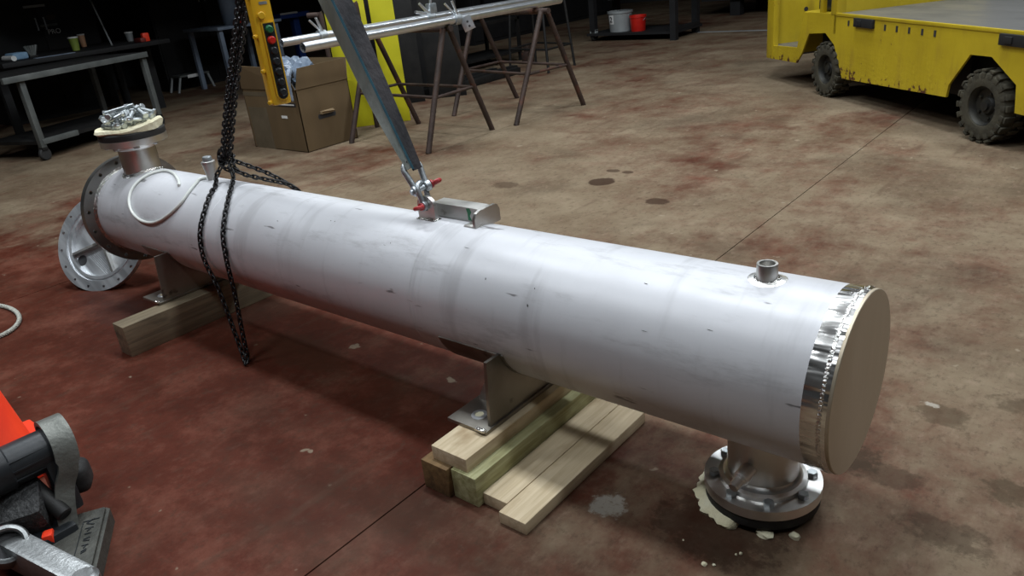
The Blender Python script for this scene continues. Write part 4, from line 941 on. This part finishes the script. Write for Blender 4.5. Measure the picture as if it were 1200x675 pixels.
obj('deck_edge', B().mm(.13, 2.95, -.006, .012, .640, .662, .003), 'cart', dk)
obj('bulkhead', B().mm(.09, .13, .0, WD, .50, 1.45, .004), 'cart', ct)
obj('bulkhead_post', B().mm(.045, .135, -.004, .07, .645, 1.45, .006), 'cart', ct)
obj('seat_post', B().mm(-.175, -.135, .02, .06, .64, 1.45, .004), 'cart', ct)
obj('seat_base', B().mm(-.42, .10, .015, WD - .015, .60, .645), 'cart', ct)
obj('seat', B().mm(-.36, .06, .10, WD - .1, .645, .75, .03), 'blackplastic', ct); obj('seat_back', B().mm(-.02, .06, .10, WD - .1, .75, 1.35, .03), 'blackplastic', ct)
obj('seat_front', B().prism([(-.50, .30), (-.40, .635), (-.385, .635), (-.485, .30)], WD - .03, Matrix.Translation((0, .015, 0)) @ MS), 'cart', ct)
obj('cab_floor', B().mm(-1.09, -.49, .01, WD - .01, .285, .318), 'deck', ct)
obj('dash_panel', B().mm(-1.09, -1.06, .06, WD, .22, 1.15, .004), 'cart', ct)
obj('far_cab_panel', B().mm(-1.06, -.45, WD - .03, WD - .01, .30, 1.15), 'cart', ct)
obj('corner_post', B().mm(-1.10, -.965, -.004, .05, .20, 1.45, .008), 'cart', ct)
obj('steering_column', B().cyl((-.98, .45, .32), (-.72, .45, 1.02), .025, seg=12), 'blackpaint', ct)
obj('underbody', B().mm(.30, 1.50, .16, WD - .16, .20, .60), 'blackpaint', ct)
for (a, b) in ((-.42, .28), (1.50, 2.13)): obj('wheel_housing', B().mm(a - .02, b + .02, .20, WD - .20, .30, .605), 'blackpaint', ct)
for s in (.41, 1.93, 2.7): obj('stake_pocket', B().mm(s, s + .25, -.022, .012, .578, .642, .006).mm(s + .05, s + .11, -.030, -.015, .590, .630, .004), 'blackpaint', ct)
for k, s in enumerate((.30, .78, .92, 1.06, 1.20, 1.33)): obj('slot', B().mm(s, s + .022, -.002, .004, .575, .615), 'ink', ct)
obj('inner_hole', B().cyl((-1.059, .35, .60), (-1.057, .35, .60), .02, seg=14), 'ink', ct)
# wheels
def wheel_parts(parent, c, yo):
    F = Matrix.Translation(c) @ Matrix.Rotation(PI / 2, 4, 'X')   # local z -> -y (outward)
    R = .205
    ty = obj('tyre', B().lathe([(.118, -.062), (.150, -.068), (.188, -.060), (R, -.035), (R, .035), (.188, .060), (.150, .068), (.118, .062), (.112, .045), (.112, -.045)], F, 40, True), 'tyre', parent)
    lg_ = B()
    for k in range(20):
        for s in (-1, 1):
            a = 2 * PI * (k + (.25 if s > 0 else -.25)) / 20
            lg_.box((R + .004, 0, s * .034), (.016, .036, .062), .004, F @ Matrix.Rotation(a, 4, 'Z'))
            lg_.box((R - .026, 0, s * .060), (.034, .032, .012), .004, F @ Matrix.Rotation(a, 4, 'Z'))
    obj('tread_lugs', lg_, 'tyre', ty)
    rm_ = obj('rim', B().lathe([(.117, .050), (.113, .056), (.106, .046), (.100, .020), (.055, .012), (.045, .030), (.030, .032), (.028, .045), (0, .047)], F, 28), 'rimdark', ty)
    for k in range(5): 
        a = 2 * PI * k / 5; obj('lug_nut', B().lathe([(.009, .012), (.009, .030), (0, .032)], F @ Matrix.Translation((.075 * math.cos(a), .075 * math.sin(a), 0)), 6), 'rimdark', ty)
for s in (0.0, 1.845): wheel_parts(ct, (s, .058, .2175), 0)
for s in (0.0, 1.845): wheel_parts(ct, (s, WD - .058, .2175), 0)

# ================================================================== FOREGROUND: CONE, TOOL, ROPE
cc = Vector((-2.24, -1.12, 0))
cn = root('traffic_cone', cc, 'bright orange traffic cone behind the grooving tool', 'cone')
obj('cone', B().lathe([(.150, .025), (.140, .04), (.032, .70), (.024, .705), (.024, .69)], Matrix.Translation(cc), 40), 'orange', cn)
obj('base', B().mm(cc.x - .19, cc.x + .19, cc.y - .19, cc.y + .19, 0, .028, .010), 'orange', cn)

tl = root('pipe_clamp_tool', (-1.66, -1.12, 0), 'black and grey cast clamp tool with ribbed foot beside the cone', 'tool')
# foot slab with sunk lettering panel
Ff = Matrix.Translation((-1.552, -1.125, 0)) @ Matrix.Rotation(math.radians(-31.4), 4, 'Z')
fp = [(-.13, -.065), (.13, -.065), (.14, -.055), (.14, .055), (.13, .065), (-.13, .065), (-.14, .055), (-.14, -.055)]
ftb = B().prism(fp, .054, Ff)
bmesh.ops.bevel(ftb.b, geom=[e for e in ftb.b.edges if all(v.co.z > .05 for v in e.verts)], offset=.009, segments=2, affect='EDGES')
ft = obj('foot', ftb, 'footgrey', tl)
pnl = B()      # raised frame of the name panel
for (a, b, c, d) in ((-.085, .06, .008, .0095), (-.085, -.083, .008, .048)): pnl.mm(a, b, c, d, .053, .0562, 0, Ff)
obj('name_panel_frame', pnl, 'blackplastic', ft)
xg = -.074
gl = B()       # worn raised strokes of the cast name, no longer legible
for k, st_ in enumerate(([(-.008, .022, .5), (.006, .022, -.5)], [(0, .02, 0), (.008, .012, .9)], [(0, .016, 0)], [(-.004, .016, .3), (.005, .016, -.3)], [(0, .016, 0), (.007, .010, 1.2)], [(-.003, .014, .6), (.004, .014, .6)])):
    for (dx, hh, an) in st_: gl.box((0, 0, 0), (.003, hh, .0034), 0, Ff @ Matrix.Translation((xg + k * .0235 + dx, .028, .0545)) @ Matrix.Rotation(an, 4, 'Z'))
obj('cast_lettering', gl, 'blackplastic', ft)
# barrel
br0, br1 = Vector((-1.725, -1.045, .245)), Vector((-1.745, -1.42, .245))
bar = obj('barrel', B().cyl(br0, br1, .056, seg=36, bev=.005), 'blackplastic', tl)
obj('barrel_collar', B().cyl(br0.lerp(br1, .30), br0.lerp(br1, .62), .0615, seg=36, bev=.004), 'blackplastic', bar)
for a in (-.4, .1, .6): obj('barrel_rib', B().box((0, 0, 0), (.005, .11, .004), 0, Matrix.Translation(br0.lerp(br1, .17) + Vector((.0555 * math.cos(a), 0, .0555 * math.sin(a)))) @ Matrix.Rotation(-a, 4, 'Y')), 'blackplastic', bar)
sp_ = smooth([Vector(p) for p in ((-1.795, -1.03, .228), (-1.785, -1.03, .288), (-1.735, -1.032, .313), (-1.685, -1.035, .298), (-1.658, -1.040, .260), (-1.650, -1.052, .205), (-1.652, -1.075, .160), (-1.640, -1.095, .105), (-1.628, -1.108, .050))], 5)
strip(sp_, [.056 if i < 24 else .046 for i in range(len(sp_))], .012, Vector((.12, 1, .0)), None, 'strap_arm', 'castgrey', tl)
obj('inner_jaw', B().box((0, 0, 0), (.075, .05, .17), .015, Matrix.Translation((-1.70, -1.07, .155)) @ Matrix.Rotation(-.12, 4, 'Y')), 'blackplastic', tl)
obj('rubber_bumper', B().box((0, 0, 0), (.085, .070, .085), .030, Matrix.Translation((-1.735, -1.022, .125)) @ Matrix.Rotation(-.5, 4, 'Z')), 'rubber', tl)
obj('textured_grip', B().box((0, 0, 0), (.12, .10, .11), .02, Matrix.Translation((-1.70, -1.165, .125)) @ Matrix.Rotation(-.45, 4, 'Z') @ Matrix.Rotation(.4, 4, 'Y')), 'blackgrip', tl)
obj('gear_shaft', B().cyl((-1.775, -1.14, .215), (-1.62, -1.105, .10), .020, seg=18, bev=.004), 'blacksteel', tl)
obj('lower_frame', B().mm(-1.78, -1.60, -1.24, -1.09, .0, .075, .015), 'blackplastic', tl)
obj('orange_block', B().box((0, 0, 0), (.032, .026, .03), .006, Matrix.Translation((-1.618, -1.158, .068)) @ Matrix.Rotation(-.5, 4, 'Z')), 'orange', tl)
# cast lever arm with an eye
ar0, ar1 = Vector((-1.80, -1.275, .120)), Vector((-1.300, -1.185, .105))
dA = (ar1 - ar0).normalized(); FA = frame(ar0, dA, (0, 0, 1)); LA = (ar1 - ar0).length
la = B()
for (x0_, x1_, y0_, y1_) in ((-.055, .026, -.034, .026),): la.mm(x0_, x1_, y0_, y1_, 0, LA, .010, FA)
arm = obj('lever_arm', la, 'castarm', tl)
obj('arm_end', B().cyl(ar1 + Vector((0, 0, .030)), ar1 + Vector((0, 0, -.055)), .034, seg=24, bev=.010), 'castarm', arm)
ec = Vector((-1.575, -1.250, .132)); en = (Vector((.387, -1.505, 1.306)) - ec).normalized(); en = (en + Vector((0, 0, .35))).normalized()
obj('eye_boss', B().lathe([(.034, -.03), (.034, .016), (.038, .020), (.046, .018), (.050, .010), (.050, -.03)], frame(ec, en), 32), 'castarm', arm)
obj('eye_bore', B().lathe([(0, -.006), (.0345, -.006)], frame(ec, en), 24), 'ink', arm)
# rope loop
rc = Vector((-3.70, -.72, 0)); rp = [rc + Vector((.30 * math.cos(a), .16 * math.sin(a), .010)) for a in [-2.2 + 4.4 * k / 60 for k in range(61)]]
def twisted(path, r, n=3, turns=26):
    b = B()
    for s in range(n):
        pp = []
        for i, p in enumerate(path):
            t = (path[min(i + 1, len(path) - 1)] - path[max(i - 1, 0)]).normalized(); u = Vector((0, 0, 1)); v = t.cross(u); a = 2 * PI * (turns * i / len(path) + s / n)
            pp.append(p + (u * math.cos(a) + v * math.sin(a)) * r * .5)
        b.tube(pp, r * .58, 6)
    return b
obj('rope', twisted(smooth(rp, 4), .010), 'rope', origin=(-3.5, -.72, 0), label='pale twisted rope loop lying on the floor near channel head', cat='rope')
